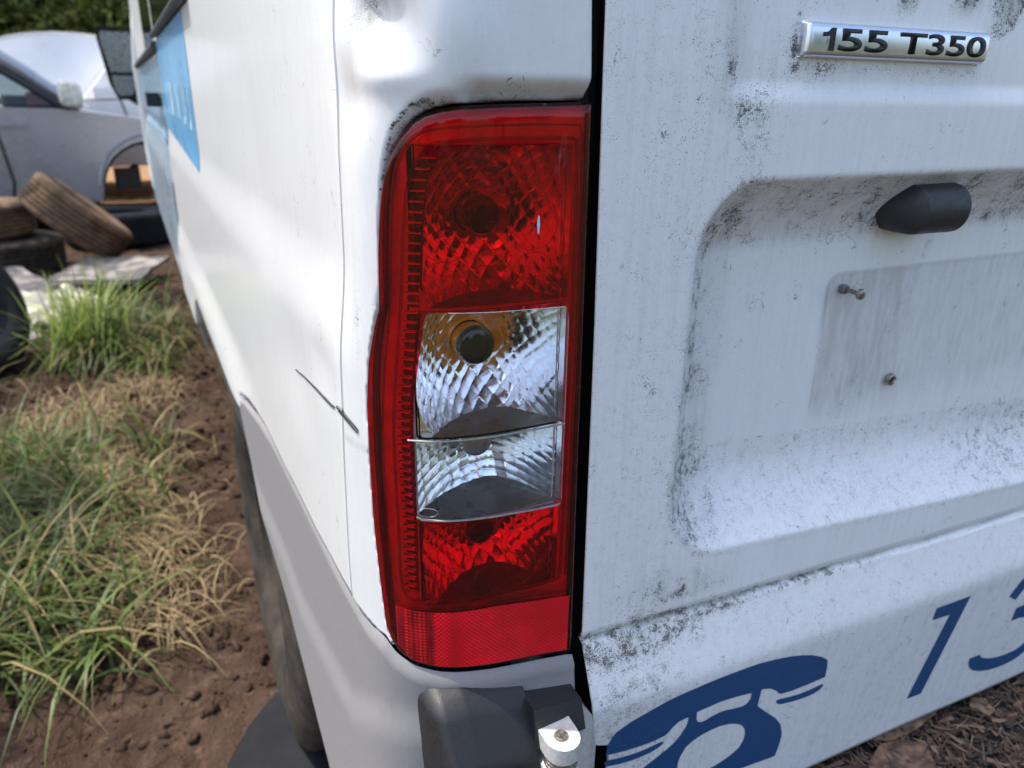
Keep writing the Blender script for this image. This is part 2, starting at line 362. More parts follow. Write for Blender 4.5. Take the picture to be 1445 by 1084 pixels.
def surf(s, z, off):
    s, z = np.broadcast_arrays(np.asarray(s, float), np.asarray(z, float)); x, y = plan(s); nx, ny = nrm(s)
    return np.stack([x + nx * off, y + ny * off, z], -1)
def s_of_y(y): return float(np.interp(y, Q[:, 1][200:], SS[200:]))

# lamp outline, arc length s against height z
LT_S = [.0018, .0386, .0777, .0870, .0958, .1030, .109, .1138, .1176, .1205, .1225, .1248, .1257, .1302, .1369, .141, .1425]
LT_Z = [1.045, 1.0441, 1.0428, 1.0416, 1.0392, 1.0350, 1.0287, 1.0220, 1.0143, 1.0035, .9921, .969, .9388, .9277, .9048, .8765, .8378]
LB_S = [.0018, .0238, .0567, .0962, .1133, .1230, .1295, .1342, .1377, .1416, .1425]
LB_Z = [.672, .6757, .6798, .6843, .6875, .6915, .6975, .7067, .7396, .787, .8378]
def ztop(s): return np.interp(s, LT_S, LT_Z)
def zbot(s): return np.interp(s, LB_S, LB_Z)
SEAM_Z = [.60, .7002, .7509, .8139, .8618, .9427, .9521, 1.0229, 1.0931, 1.40]
SEAM_S = [.178, .1790, .1785, .1745, .1705, .1645, .1638, .1600, .1567, .155]
def s_seam(z): return np.interp(z, SEAM_Z, SEAM_S)

def bump_top(s): return np.interp(s, [-.004, .0018, .0238, .0567, .0962, .1133, .1271, .1369, .1764, .3262, .5674, .66, .73], [.669, .6708, .6745, .6786, .6832, .6868, .6925, .7000, .7035, .7005, .692, .682, .664])
def body_off(s, z):
    s, z = np.broadcast_arrays(s, z)
    x, y = plan(s)
    o = np.zeros_like(z)
    o += 0.006 * ss((.962 - z) / .075) * ss((s - .13) / .05)                 # swage along the side
    o += 0.011 * ss((.740 - z) / .085) * ss((y - .40) / .30)                 # flare above the wheel
    # the panel is tucked in behind the lamp
    m = 0.007
    inside = ss((ztop(np.clip(s, .0018, .1425)) + .0015 - z) / .003) * ss((z - zbot(np.clip(s, .0018, .1425)) + .002) / .003) * ss((.1436 - s) / .0015)
    o -= 0.070 * np.where(s < .1445, inside, 0)
    # rounded lip over the lamp top
    o -= 0.010 * ss((1.0585 - z) / .014) * ss((.085 - s) / .02)
    o -= 0.005 * ss((ztop(np.clip(s, .0018, .1425)) + .011 - z) / .011) * ss((s - .07) / .02) * ss((.146 - s) / .008) * ss((z - .93) / .02)
    o += 0.006 * gauss(s - .083, .020) * gauss(z - 1.075, .035)              # bulged corner
    # tucked behind the bumper
    o -= .02 * ss((bump_top(s) + .0010 + .0045 * ss((s - .14) / .03) - z) / .003) * (s < .70)
    # dents
    o -= 0.0085 * gauss(s - .126, .024) * gauss(z - (1.090 + .40 * (s - .128)), .017)
    o -= 0.0030 * gauss(s - .141, .016) * gauss(z - 1.048, .020)
    o += 0.0022 * gauss(s - .115, .02) * gauss(z - 1.056, .008)
    o -= 0.0020 * gauss(s - .30, .06) * gauss(z - .84, .05)
    o -= 0.0016 * gauss(s - .215, .03) * gauss(z - .875, .022)
    o -= 0.0012 * gauss(s - .42, .08) * gauss(z - .99, .06)
    return o
def body_grid(sv, zv, lo=None, hi=None):
    """sv: list of 0..1, stretched between lo(z) and hi(z)"""
    Z, U = np.meshgrid(zv, sv, indexing='ij'); A = lo(Z); B = hi(Z); Sg = A + (B - A) * U; return Sg, Z
# corner panel
zc = np.r_[np.arange(.55, 1.12, .0016), np.arange(1.12, 1.5, .02)]
u = np.linspace(0, 1, 120)
Sg, Zg = body_grid(u, zc, lambda z: np.interp(z, [1.045, 1.095, 1.5], [.0009, .0035, .008]), lambda z: s_seam(z) - .0006)
P = surf(Sg, Zg, body_off(Sg, Zg))
e0 = surf(Sg[:, :1], Zg[:, :1], body_off(Sg[:, :1], Zg[:, :1]) - .03); e1 = surf(Sg[:, -1:], Zg[:, -1:], body_off(Sg[:, -1:], Zg[:, -1:]) - .004)
r1 = surf(Sg[:, -1:] - .0004, Zg[:, -1:], body_off(Sg[:, -1:], Zg[:, -1:]) - .0006)
P = np.concatenate([e0, P[:, 1:-1], r1, e1], 1)
Sa = np.concatenate([Sg[:, :1], Sg[:, 1:-1], Sg[:, -1:], Sg[:, -1:]], 1); Za = np.concatenate([Zg[:, :1], Zg[:, 1:-1], Zg[:, -1:], Zg[:, -1:]], 1)
gr = .16 + .14 * ss((.10 - Sa) / .04) + 0.85 * gauss(Sa - .130, .016) * gauss(Za - 1.087, .012) + .35 * gauss(Sa - .142, .010) * gauss(Za - 1.048, .012) + .45 * gauss(Sa - .147, .004) * gauss(Za - .92, .04)
gr += .9 * gauss(Za - ztop(np.clip(Sa, .0018, .1425)) - .004, .0035) * ss((Sa - .075) / .02) * ss((.125 - Sa) / .01)
fl = .55 * gauss(Sa - .130, .018) * gauss(Za - 1.087, .013) + .25 * gauss(Sa - .143, .010) * gauss(Za - 1.050, .012) + .10 + .5 * ss((1.053 - Za) / .010) * ss((.10 - Sa) / .01) + .3 * gauss(Za - ztop(np.clip(Sa, .0018, .1425)) - .002, .003) * (Sa > .06)  # film at the dents: dark smudges plus painted grey dent shading
V, F = grid_arr(P); np_mesh('corner_panel', V, F, M['side_paint'], van, True, {'grime': gr.ravel(), 'film': fl.ravel()})
# side panel, up to the front door
S_B = s_of_y(1.78)
def side_bot(s):
    x, y = plan(s)
    return np.interp(y, [0, .3, .55, .62, 1.28, 1.36, 1.42, 5], [.672, .672, .668, .652, .640, .61, .545, .535])
vv = np.r_[np.linspace(0, .55, 150) ** 1.0, np.linspace(.56, 1, 40)]
sv = np.r_[np.linspace(0, 1, 220) ** 1.6]
U, Vv = np.meshgrid(sv, vv, indexing='ij')
Sg = np.zeros_like(U); Zg = np.zeros_like(U)
for it in range(3):
    Zg = side_bot(Sg) + (1.62 - side_bot(Sg)) * Vv
    lo = s_seam(Zg) + .0006; Sg = lo + (S_B - lo) * U
P = surf(Sg, Zg, body_off(Sg, Zg))
e0 = surf(Sg[:1], Zg[:1], body_off(Sg[:1], Zg[:1]) - .004)
b0 = surf(Sg[:, :1], Zg[:, :1], body_off(Sg[:, :1], Zg[:, :1]) - .012)
P = np.concatenate([e0, P], 0); b0 = np.concatenate([b0[:1], b0], 0); P = np.concatenate([b0, P], 1)
Sa = np.concatenate([Sg[:1], Sg], 0); Za = np.concatenate([Zg[:1], Zg], 0); Sa = np.concatenate([Sa[:, :1], Sa], 1); Za = np.concatenate([Za[:, :1], Za], 1)
gr = .17 + .3 * gauss(Za - .70, .02) * ss((Sa - .5) / .2) + .12 * ss((.35 - Sa) / .2)
V, F = grid_arr(P); np_mesh('side_panel', V, F, M['side_paint'], van, True, {'grime': gr.ravel(), 'film': (.05 + 0 * gr).ravel()})
# dark backing behind the panel gaps
zb_ = np.array([.5, 1.5]); Sg, Zg = np.meshgrid(np.linspace(.14, .22, 12), zb_, indexing='ij'); V, F = grid_arr(surf(Sg, Zg, -.02)); np_mesh('seam_sealer', V, F, M['void_black'], van)

Sg, T = np.meshgrid(np.linspace(.150, .70, 80), np.linspace(0, 1, 4), indexing='ij'); V, F = grid_arr(surf(Sg, bump_top(Sg) - .004 + (.0045 + .0058 * ss((Sg - .15) / .05) * ss((.72 - Sg) / .12)) * T, .0012)); np_mesh('gap_shade_strip', V, F, M['void_black'], van)  # flush black strip painting the shade of the gap above the bumper
# creased scratch across the seam
def strip(name, pts, ws, mat, off, parent):
    L = []; pts = np.array(pts)
    for i, (s, z) in enumerate(pts):
        t = pts[min(i + 1, len(pts) - 1)] - pts[max(i - 1, 0)]; t = t / np.linalg.norm(t); n = np.array([-t[1], t[0]])
        for k in (-1, 0, 1):
            q = pts[i] + n * ws[i] * k; L.append(surf(q[0], q[1], float(body_off(np.array(q[0]), np.array(q[1]))) + (off if k else -.0006)))
    n = len(pts); P = np.array(L).reshape(n, 3, 3); V, F = grid_arr(P); return np_mesh(name, V, F, mat, parent)
strip('scratch', [(.3144, .8387), (.28, .8440), (.2403, .8495), (.215, .8518), (.1935, .8535), (.1860, .8545)], [.0002, .0004, .0009, .0012, .0011, .0005], M['scratch'], .0008, van)
strip('scratch', [(.1825, .8565), (.176, .8580), (.1699, .8577), (.163, .8555), (.156, .8530), (.1515, .8505)], [.0006, .0014, .0017, .0013, .0009, .0003], M['scratch'], .0008, van)
strip('scratch', [(.177, .8555), (.168, .8545), (.158, .8510), (.1525, .8490)], [.0003, .0005, .0005, .0002], M['scratch'], .0008, van)
# ragged edge of broken filler over the lamp corner
for k in range(46):
    s = .092 + .036 * k / 46 + random.uniform(-.0006, .0006); z = float(ztop(s)) + .0045 + random.uniform(-.001, .0016) + .004 * math.sin(min(1, max(0, (s - .092) / .036)) * math.pi)
    a = random.uniform(.0003, .0009); o_ = float(body_off(np.array(s), np.array(z)))
    bm = bmesh.new(); q = surf(s, z, o_ + .0004); bmesh.ops.create_icosphere(bm, subdivisions=1, radius=1)
    for v in bm.verts: v.co = Vector(q) + Vector((v.co.x * a * 1.3 - v.co.z * a * .8, v.co.y * .0003, v.co.z * a * .9 + v.co.x * a * .5))
    bm_obj('filler_chip', bm, M['chip'] if k % 3 else M['scratch'], van, False)

# side graphics: light blue panel with the remains of lettering
def decal(name, s0, s1, zb0, zb1, zt, mat, off, n=24, m=24, zt2=None):
    Sg, T = np.meshgrid(np.linspace(s0, s1, n), np.linspace(0, 1, m), indexing='ij'); k = (Sg - s0) / (s1 - s0); zb = zb0 + (zb1 - zb0) * k; zz = zt + ((zt2 if zt2 is not None else zt) - zt) * k
    Zg = zb + (zz - zb) * T; V, F = grid_arr(surf(Sg, Zg, body_off(Sg, Zg) + off)); return np_mesh(name, V, F, mat, van)
decal('blue_panel', s_of_y(.93), s_of_y(1.775), .925, .955, 1.155, M['sky_vinyl'], .0006)
for a, b, z0, z1 in ((.985, 1.03, .985, 1.0), (.985, 1.00, 1.0, 1.045), (1.06, 1.075, .99, 1.05), (1.10, 1.16, .99, 1.002), (1.10, 1.115, 1.002, 1.05), (1.20, 1.215, .99, 1.055), (1.25, 1.30, .995, 1.055), (1.34, 1.36, .995, 1.06), (1.42, 1.50, .995, 1.06), (1.56, 1.60, .995, 1.06)):
    decal('faded_letter', s_of_y(a), s_of_y(b), z0, z0, z1, M['pale_letter'], .0012, 4, 4)
# side windows above
Sg, Zg = np.meshgrid(np.linspace(s_of_y(.80), s_of_y(1.76), 20), np.linspace(1.162, 1.60, 10), indexing='ij'); V, F = grid_arr(surf(Sg, Zg, .004)); np_mesh('side_window', V, F, M['dark_glass'], van)
bm = bmesh.new(); tube(bm, [tuple(surf(s_of_y(y), 1.163, .007)) for y in np.linspace(.80, 1.76, 12)], .007); bm_obj('window_seal', bm, M['rubber_trim'], van)
bm = bmesh.new(); tube(bm, [tuple(surf(s_of_y(.80), z, .007)) for z in (1.163, 1.3, 1.6)], .007); bm_obj('window_seal', bm, M['rubber_trim'], van)
# front door beyond, with its window, handle, blue flash and painted sky reflection
def side_strip(name, y0, y1, z0, z1, mat, off, n=30, m=16, parent=None, warp=None):
    Sg, Zg = np.meshgrid(np.linspace(s_of_y(y0), s_of_y(y1), n), np.linspace(z0, z1, m), indexing='ij')
    o = off if warp is None else off + warp(Sg, Zg)
    V, F = grid_arr(surf(Sg, Zg, o)); return np_mesh(name, V, F, mat, parent or van)
dshape = lambda s, z: 0.012 * ss((.90 - z) / .10) - .010 * gauss(z - .93, .02) + .012 * ss((.55 - z) / .1)
dr = side_strip('front_door', 1.795, 4.05, .535, 1.135, M['side_paint'], -.004, 40, 60, None, dshape)
def kid(o, p): o.parent = p; o.matrix_parent_inverse = world_of(p).inverted(); return o
side_strip('blue_flash_sky_tint', 1.80, 4.0, .90, 1.125, M['flash_vinyl_sky_tint'], -.0034, 40, 50, dr, dshape)  # blue graphic, its colour also carrying the sky reflected in the door
side_strip('lower_sky_tint', 1.80, 4.0, .54, .899, M['door_sky_tint'], -.0034, 40, 50, dr, dshape)  # blue-grey painted over the white skin for reflected sky and shade
side_strip('window_pane', 1.93, 2.75, 1.15, 1.6, M['dark_glass'], -.006, 12, 6, dr)
side_strip('quarter_panel', 2.76, 4.04, 1.15, 1.6, M['side_paint'], -.006, 12, 6, dr)
side_strip('window_post', 1.795, 1.925, 1.136, 1.62, M['side_paint'], -.002, 4, 6, dr)
bm = bmesh.new(); tube(bm, [tuple(surf(s_of_y(y), 1.142, .002)) for y in (1.80, 2.6, 3.4, 4.05)], .012); bm_obj('window_seal', bm, M['rubber_trim'], dr)
bm = bmesh.new(); q = surf(s_of_y(2.05), 1.02, .012); box(bm, q[0] - .02, q[0] + .012, 1.98, 2.16, 1.0, 1.035); bm_obj('door_handle', bm, M['black_plastic'], dr, True, .008)
bm = bmesh.new(); tube(bm, [(.06, 4.06, .56), (.05, 4.10, .8), (.052, 4.12, 1.14), (.10, 4.08, 1.6)], .022); bm_obj('front_pillar', bm, M['side_paint'], van)
side_strip('sill', 1.42, 4.1, .46, .532, M['rubber_trim'], -.002, 20, 6)
side_strip('arch_trim', .66, 1.44, .575, .634, M['rubber_trim'], .006, 30, 8)
side_strip('rocker', 1.42, 4.1, .24, .47, M['rubber_trim'], -.09, 20, 6)
# the far body of the van (closes it off: roof, far side, floor)
bm = bmesh.new(); box(bm, .26, 1.95, .30, 4.0, .34, 1.115); bm_obj('cargo_body', bm, M['void_black'], van)
bm = bmesh.new(); box(bm, .085, 2.00, .035, 3.2, 1.625, 2.3); bm_obj('upper_body', bm, M['side_paint'], van, True, .06, 3)
bm = bmesh.new(); prism(bm, [(.08, 4.12, .35), (2.02, 4.12, .35), (2.02, 4.9, .35), (1.7, 5.2, .35), (.4, 5.2, .35), (.08, 4.9, .35)], (0, 0, .75)); bm_obj('bonnet', bm, M['side_paint'], van, True, .05, 3)
bm = bmesh.new(); box(bm, 2.0, 2.03, .02, 4.1, .36, 1.625); bm_obj('side_panel', bm, M['side_paint'], van)
# wing mirror
mr = bm_obj('wing_mirror', (lambda bm: (prism(bm, [(-.105, 4.16, 1.325), (.045, 4.16, 1.322), (.062, 4.16, 1.27), (.050, 4.16, 1.05), (.02, 4.16, .99), (-.055, 4.16, .985), (-.085, 4.16, 1.06), (-.112, 4.16, 1.27)], (0, .10, 0)), bm)[1])(bmesh.new()), M['gloss_black'], van, True, .02, 3)
mesh('mirror_pane', [(-.092, 4.156, 1.30), (.036, 4.15, 1.30), (.048, 4.15, 1.26), (.040, 4.152, 1.115), (-.072, 4.158, 1.115), (-.098, 4.157, 1.26)], [(0, 1, 2, 3, 4, 5)], M['mirror_glass'], mr, False)
mesh('mirror_pane', [(-.070, 4.157, 1.10), (.038, 4.151, 1.10), (.034, 4.152, 1.05), (.01, 4.153, 1.01), (-.05, 4.156, 1.005), (-.068, 4.157, 1.05)], [(0, 1, 2, 3, 4, 5)], M['mirror_glass'], mr, False)
bm = bmesh.new(); tube(bm, [(-.01, 4.2, 1.02), (.04, 4.2, .985), (.10, 4.2, .97)], .03); bm_obj('mirror_arm', bm, M['black_plastic'], mr)

# rear wheel in its arch
def tyre_bm(rad, width, rim, tread=6, n=64, groove=.006):
    bm = bmesh.new(); w = width / 2; prof = [(rim, -w * .82), (rim + .02, -w * .95), ((rad + rim) / 2, -w * 1.04), (rad * .94, -w * .96), (rad * .985, -w * .86)]
    for i in range(tread):
        a = -w * .78 + 2 * w * .78 * i / tread; b = a + 2 * w * .78 / tread
        prof += [(rad, a + .002), (rad, b - .006), (rad - groove, b - .004), (rad - groove, b)] if i < tread - 1 else [(rad, a + .002), (rad, b)]
    prof += [(rad * .985, w * .86), (rad * .94, w * .96), ((rad + rim) / 2, w * 1.04), (rim + .02, w * .95), (rim, w * .82)]
    lathe(bm, prof + [prof[0]], n, 'x'); bmesh.ops.remove_doubles(bm, verts=bm.verts, dist=1e-5); return bm
wh = bm_obj('rear_wheel', (lambda bm: (lathe(bm, [(.02, -.02), (.07, -.025), (.09, -.005), (.15, .012), (.178, .004), (.19, -.018), (.19, .16)], 40, 'x', (.150, .79, .325)), bm)[1])(bmesh.new()), M['rim_metal'], van)
bm = tyre_bm(.335, .20, .185)
bmesh.ops.translate(bm, verts=bm.verts, vec=(.190, .79, .325)); bm_obj('tyre', bm, M['tyre_dark'], wh)
bm = bmesh.new()
ring = [(.79 + .44 * math.cos(t), .33 + .40 * math.sin(t)) for t in np.linspace(-.3, math.pi + .3, 24)]
Pn = np.array([[(x, y, min(z, .72)) for x in (.125, .30)] for y, z in ring]); V, F = grid_arr(Pn); np_mesh('arch_liner', V, F, M['void_black'], van)

# grey plastic rear bumper corner
def bump_bot(s): return np.interp(s, [0, .1, .2, .3, .45, .60, .66, .70, .73], [.33, .33, .36, .42, .475, .535, .575, .62, .655])
sv = np.r_[np.linspace(-.0035, .25, 90), np.linspace(.255, .73, 70)]; vv = np.linspace(0, 1, 60)
Sg, T = np.meshgrid(sv, vv, indexing='ij'); Zg = bump_bot(Sg) + (bump_top(Sg) - bump_bot(Sg)) * T
zcr = np.interp(Sg, [0, .10, .14, .20, .40, .62, .73], [.652, .650, .640, .600, .560, .575, .60])
x_, y_ = plan(Sg)
off = .0045 + .010 * ss((y_ - .35) / .3) + .004 * ss((zcr + .010 - Zg) / .035) + .03 * np.clip(zcr - Zg, 0, 1) ** 1.2
off -= .004 * ss((Zg - bump_top(Sg) + .006) / .006)
off -= .016 * ss((bump_bot(Sg) + .012 - Zg) / .012) * ss((Sg - .2) / .1)
bump_grid = surf(Sg, Zg, off)
V, F = grid_arr(bump_grid); bumper = np_mesh('rear_bumper', V, F, M['grey_plastic'], van)
# black corner cap in front of the bumper
Xc, Zc = np.meshgrid(np.linspace(.112, .1905, 60), np.linspace(.36, .680, 150), indexing='ij')
zt_ = .6735 - .26 * np.clip(Xc - .145, 0, 1); ca = (Xc - .1185 - .004 * ss((.62 - Zc) / .05)) / .013; cb = (zt_ - Zc) / .013
ct = 1 - np.sqrt(np.clip(1 - ca, 0, 4) ** 2 + np.clip(1 - cb, 0, 4) ** 2); cq = np.clip(ct, 0, 1)
yb0 = np.interp(Xc, Q[::-1][-600:, 0], Q[::-1][-600:, 1]) + .002
yF = -.011 - .024 * rnd((zt_ - Zc - .004) / .040, .12) + .004 * ss((.604 - Zc) / .006) * ss((Xc - .150) / .008)
Yc = yb0 + (yF - yb0) * np.sqrt(np.clip(1 - (1 - cq) ** 2, 0, 1)) + .05 * np.clip(-ct, 0, .6)
Pc = np.stack([Xc, Yc, Zc], -1); ed = Pc[-1:].copy(); ed[..., 1] = .02; Pc = np.concatenate([Pc, ed], 0)
V, F = grid_arr(Pc, True); cap = np_mesh('bumper_cap', V, F, M['black_plastic'], bumper); cap.data.set_sharp_from_angle(angle=R(50))
bm = bmesh.new(); prism(bm, [(.1895, -.0245, .6555), (.229, -.022, .648), (.229, -.030, .628), (.1895, -.033, .628)], (0, .04, 0)); bm_obj('cap_arm', bm, M['black_plastic'], bumper, True, .004, 3)

# rear door -------------------------------------------------------------
XR = 1.0
def zw(x, z):                                      # low features fall slightly towards the right
    return z + (x - .242) * .03 * ss((.98 - z) / .28)
def sstep(t): return np.clip(t, 0, 1)
def recess_s(x, z):
    zt = 1.000; zb = .7255 - .065 * (x - .33); xl = .3085 + 0 * z
    a = (x - xl) / .048; b = (zt - z) / .050; c = (z - zb) / .062
    s = 1 - np.sqrt(np.clip(1 - a, 0, 3) ** 2 + np.clip(1 - b, 0, 3) ** 2 + np.clip(1 - c, 0, 3) ** 2)
    return s, a, b, c
Z_SEAM = .677; Z_BEND = .625; Z_DBOT = .444
def door_y(x, z):
    w = zw(x, z)
    s, a, b, c = recess_s(x, z)
    t_ = np.clip(s, 0, 1); y = .035 * (1 - (1 - t_) ** 1.9) * ss((s + .02) / .10)
    # upper swage: the badge field is a shallow pan with a rounded corner
    a2 = (x - .318) / .012; b2 = (w - 1.0475) / .010
    s2 = 1 - np.sqrt(np.clip(1 - a2, 0, 6) ** 2 + np.clip(1 - b2, 0, 6) ** 2); y = y + .0045 * rnd(s2, .3)
    # lower apron steps out under the seam
    low = ss((Z_SEAM - w) / .0015)
    y = y - .0175 * rnd((Z_SEAM - w) / (Z_SEAM - Z_BEND), .2) + np.where(w < Z_BEND, (Z_BEND - w) * .068, 0)
    y = y + .0055 * gauss(w - Z_SEAM, .0016)       # seam groove
    y = y + .0022 * gauss(w - Z_SEAM - .004, .0015)
    # number plate seat
    qr = np.hypot(np.clip((.4800 - x) / .013, 0, 3), np.clip((z - .909) / .013, 0, 3)); px = ss((1 - qr) / .12) * np.clip((.90 - x) / .0015, 0, 1) * ss((z - .80) / .02)
    y = y + .0008 * px
    # gentle pressing waves
    y = y + .0012 * np.sin(x * 21 + 1) * np.sin(z * 17) * .5
    return y
zr = np.r_[np.linspace(.444, .60, 40), np.linspace(.602, 1.10, 227), np.linspace(1.11, 1.34, 24)]
ur = np.r_[.2372, .2374, .2378, .2386, np.linspace(.2400, .46, 111), np.linspace(.463, .80, 113), np.linspace(.81, XR, 20)]
X, Z = np.meshgrid(ur, zr, indexing='ij')
Z = np.where(Z < .70, Z - (X - .242) * .02 * ss((.70 - Z) / .2), Z)
def xl_of(z): return np.interp(z, [.40, .583, .590, .600, .672, .70, .80, .918, 1.045, 1.10, 1.4], [.262, .262, .2455, .2445, .2412, .2408, .2392, .2374, .2346, .2334, .2300])
XL = xl_of(Z); X = XL + (X - .2372) * (XR - XL) / (XR - .2372)
Y = door_y(X, Z)
Y[0] += .0014; Y[1] += .0005
P = np.stack([X, Y, Z], -1); fold = P[:1].copy(); fold[..., 1] += .0012; fold[..., 0] += .0006
fb = P[:, :1].copy(); fb[..., 1] += .02; fb[..., 2] -= .001
Pa = np.concatenate([fold, P], 0); fb = np.concatenate([fb[:1], fb], 0); Pa = np.concatenate([fb, Pa], 1)
X, Z = Pa[..., 0], Pa[..., 2]; Wz = zw(X, Z)
s, a, b, c = recess_s(X, Z)
Nb = vnoise(X, Z, 38, 3.0); Nb2 = vnoise(X, Z, 90, 9.0)
inb = ((s > -.1) & (s < 1.1))
gr = .34 + .22 * ss((.345 - X) / .05) + .22 * (Wz < Z_SEAM)
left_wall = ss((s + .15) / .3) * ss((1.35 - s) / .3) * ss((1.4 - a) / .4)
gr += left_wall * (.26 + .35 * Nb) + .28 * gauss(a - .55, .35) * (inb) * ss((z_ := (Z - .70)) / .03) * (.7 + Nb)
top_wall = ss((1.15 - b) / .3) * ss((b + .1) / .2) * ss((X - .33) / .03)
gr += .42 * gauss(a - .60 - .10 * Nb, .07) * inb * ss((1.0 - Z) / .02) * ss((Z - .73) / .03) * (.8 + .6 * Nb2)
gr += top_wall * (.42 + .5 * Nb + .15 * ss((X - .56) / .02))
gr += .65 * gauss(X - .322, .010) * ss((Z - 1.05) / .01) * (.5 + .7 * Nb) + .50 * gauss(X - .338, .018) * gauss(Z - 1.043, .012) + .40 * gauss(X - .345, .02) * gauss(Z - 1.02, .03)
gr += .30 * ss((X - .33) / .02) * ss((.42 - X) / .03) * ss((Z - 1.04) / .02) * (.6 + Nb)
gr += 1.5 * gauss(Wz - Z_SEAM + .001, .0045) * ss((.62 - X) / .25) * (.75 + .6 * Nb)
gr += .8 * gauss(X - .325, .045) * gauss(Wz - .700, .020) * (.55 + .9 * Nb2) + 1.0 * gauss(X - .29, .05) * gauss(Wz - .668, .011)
for xx, ww, zz in ((.464, .006, 1.086), (.522, .012, 1.101), (.565, .012, 1.096)):
    gr += 4.5 * gauss(X - xx - .15 * (Z - 1.11), ww) * ss((Z - zz + .02 * Nb) / .02) * ss((1.15 - Z) / .03)
gr += .8 * gauss(X - .372, .004) * gauss(Z - 1.08, .018) + .45 * gauss(Z - 1.0665, .004) * ss((X - .37) / .01) * ss((.55 - X) / .01)
gr += .30 * ss((X - .47) / .04) * ss((Z - .79) / .03) * ss((.93 - Z) / .01) * (s > 1)
gr += .55 * gauss((X - .560) - .38 * (Z - .90) - .006 * Nb, .006) * ss((Z - .80) / .02) * ss((.95 - Z) / .01) * (.45 + 1.1 * Nb2)
gr += .28 * (c < 1.2) * (s > -.1) + .30 * ss((X - .62) / .1) * gauss(c - .6, .6)
qx = np.clip((.4800 - X) / .013, 0, 3); qz = np.clip((Z - .909) / .013, 0, 3); qr = np.hypot(qx, qz)
pm = ss((1.0 - qr) / .12) * ss((Z - .785) / .035)
pe = gauss(qr - 1.0, .07) * ss((Z - .86) / .03) * (X > .44)
fl = .04 + .10 * gr * ss(gr - .3) + .48 * pm * (1 - .40 * ss((X - .545) / .03)) + .25 * pe + .26 * top_wall + .12 * left_wall + .30 * gauss(X - .322, .012) * ss((Z - 1.03) / .02)
fl += .22 * (gauss(X - .475, .010) * gauss(Z - .905, .016)) + .10 * (Wz < Z_BEND) + .5 * gauss(Wz - Z_SEAM, .0022) + .5 * ss((Z - 1.098) / .01) * (gauss(X - .464, .008) + gauss(X - .522, .012) + gauss(X - .565, .013))
fl += .18 * gauss(X - .325, .04) * gauss(Wz - .70, .02)
V, F = grid_arr(Pa)
door = np_mesh('rear_door', V, F, M['door_paint'], van, True, {'grime': np.clip(gr, 0, 1.15).ravel(), 'film': np.clip(fl, 0, .9).ravel()})
bm = bmesh.new(); box(bm, XR + .008, 1.955, .002, .035, .45, 1.70); bm_obj('rear_door', bm, M['side_paint'], van, True, .01, 3)
bm = bmesh.new(); box(bm, .2325, XR, .004, .02, 1.342, 1.70); bm_obj('rear_window', bm, M['dark_glass'], van)
# black rubber in the door gap
bm = bmesh.new(); tube(bm, [(.2335, .024, z) for z in np.linspace(.45, 1.5, 20)], .009); bm_obj('gap_seal', bm, M['void_black'], van)
bm = bmesh.new(); box(bm, .2285, .30, .034, .05, .40, 1.5); bm_obj('door_frame', bm, M['void_black'], van)

# navy vinyl on the apron: telephone emblem and digits
def vinyl(name, loops, parent, thick=.0003, grow=None):
    loops = [[Vector((x, 0, z)) for x, z in L] for L in loops]; flat = [v for L in loops for v in L]
    tri = tessellate_polygon(loops); bm = bmesh.new(); vs = [bm.verts.new(v) for v in flat]
    for t in tri:
        try: bm.faces.new([vs[i] for i in t])
        except ValueError: pass
    bmesh.ops.subdivide_edges(bm, edges=[e for e in bm.edges if e.calc_length() > .012], cuts=2, use_grid_fill=False); bmesh.ops.triangulate(bm, faces=bm.faces)
    for v in bm.verts: v.co.y = float(door_y(np.array(v.co.x), np.array(v.co.z))) - thick
    return bm_obj(name, bm, M['blue_vinyl'], parent, True)
def smooth_loop(L, it=1):
    for _ in range(it):
        o = []
        for i in range(len(L)):
            p, q = L[i], L[(i + 1) % len(L)]; o += [(p[0] * .75 + q[0] * .25, p[1] * .75 + q[1] * .25), (p[0] * .25 + q[0] * .75, p[1] * .25 + q[1] * .75)]
        L = o
    return L
OUTER = [(0.259, 0.5735), (0.2595, 0.5849), (0.2655, 0.5947), (0.2779, 0.6005), (0.297, 0.6055), (0.3133, 0.6093), (0.3302, 0.6111), (0.3474, 0.6121), (0.3652, 0.6127), (0.3834, 0.6126), (0.4022, 0.612), (0.4218, 0.6094), (0.4381, 0.6062), (0.4529, 0.6021), (0.4662, 0.5972), (0.4778, 0.5913), (0.4865, 0.5851), (0.4886, 0.5824), (0.4904, 0.5725), (0.4909, 0.5624), (0.4714, 0.5617), (0.4506, 0.5618), (0.4401, 0.5633), (0.4358, 0.565), (0.4318, 0.57), (0.425, 0.575), (0.4197, 0.5772), (0.4135, 0.579), (0.4132, 0.5714), (0.4132, 0.5598), (0.4247, 0.5483), (0.4393, 0.5343), (0.4474, 0.5237), (0.4514, 0.5138), (0.4533, 0.5057), (0.4529, 0.4942), (0.451, 0.4812), (0.4235, 0.4835), (0.3731, 0.4867), (0.3221, 0.491), (0.2967, 0.4956), (0.2865, 0.5037), (0.2853, 0.5191), (0.2892, 0.5326), (0.298, 0.5402), (0.3078, 0.545), (0.3194, 0.5512), (0.3259, 0.5559), (0.3314, 0.5621), (0.3358, 0.5705), (0.3365, 0.5749), (0.3365, 0.5804), (0.332, 0.5805), (0.3268, 0.5795), (0.322, 0.5763), (0.3173, 0.5709), (0.314, 0.5695), (0.3022, 0.5681), (0.2904, 0.5687), (0.2754, 0.5702)]
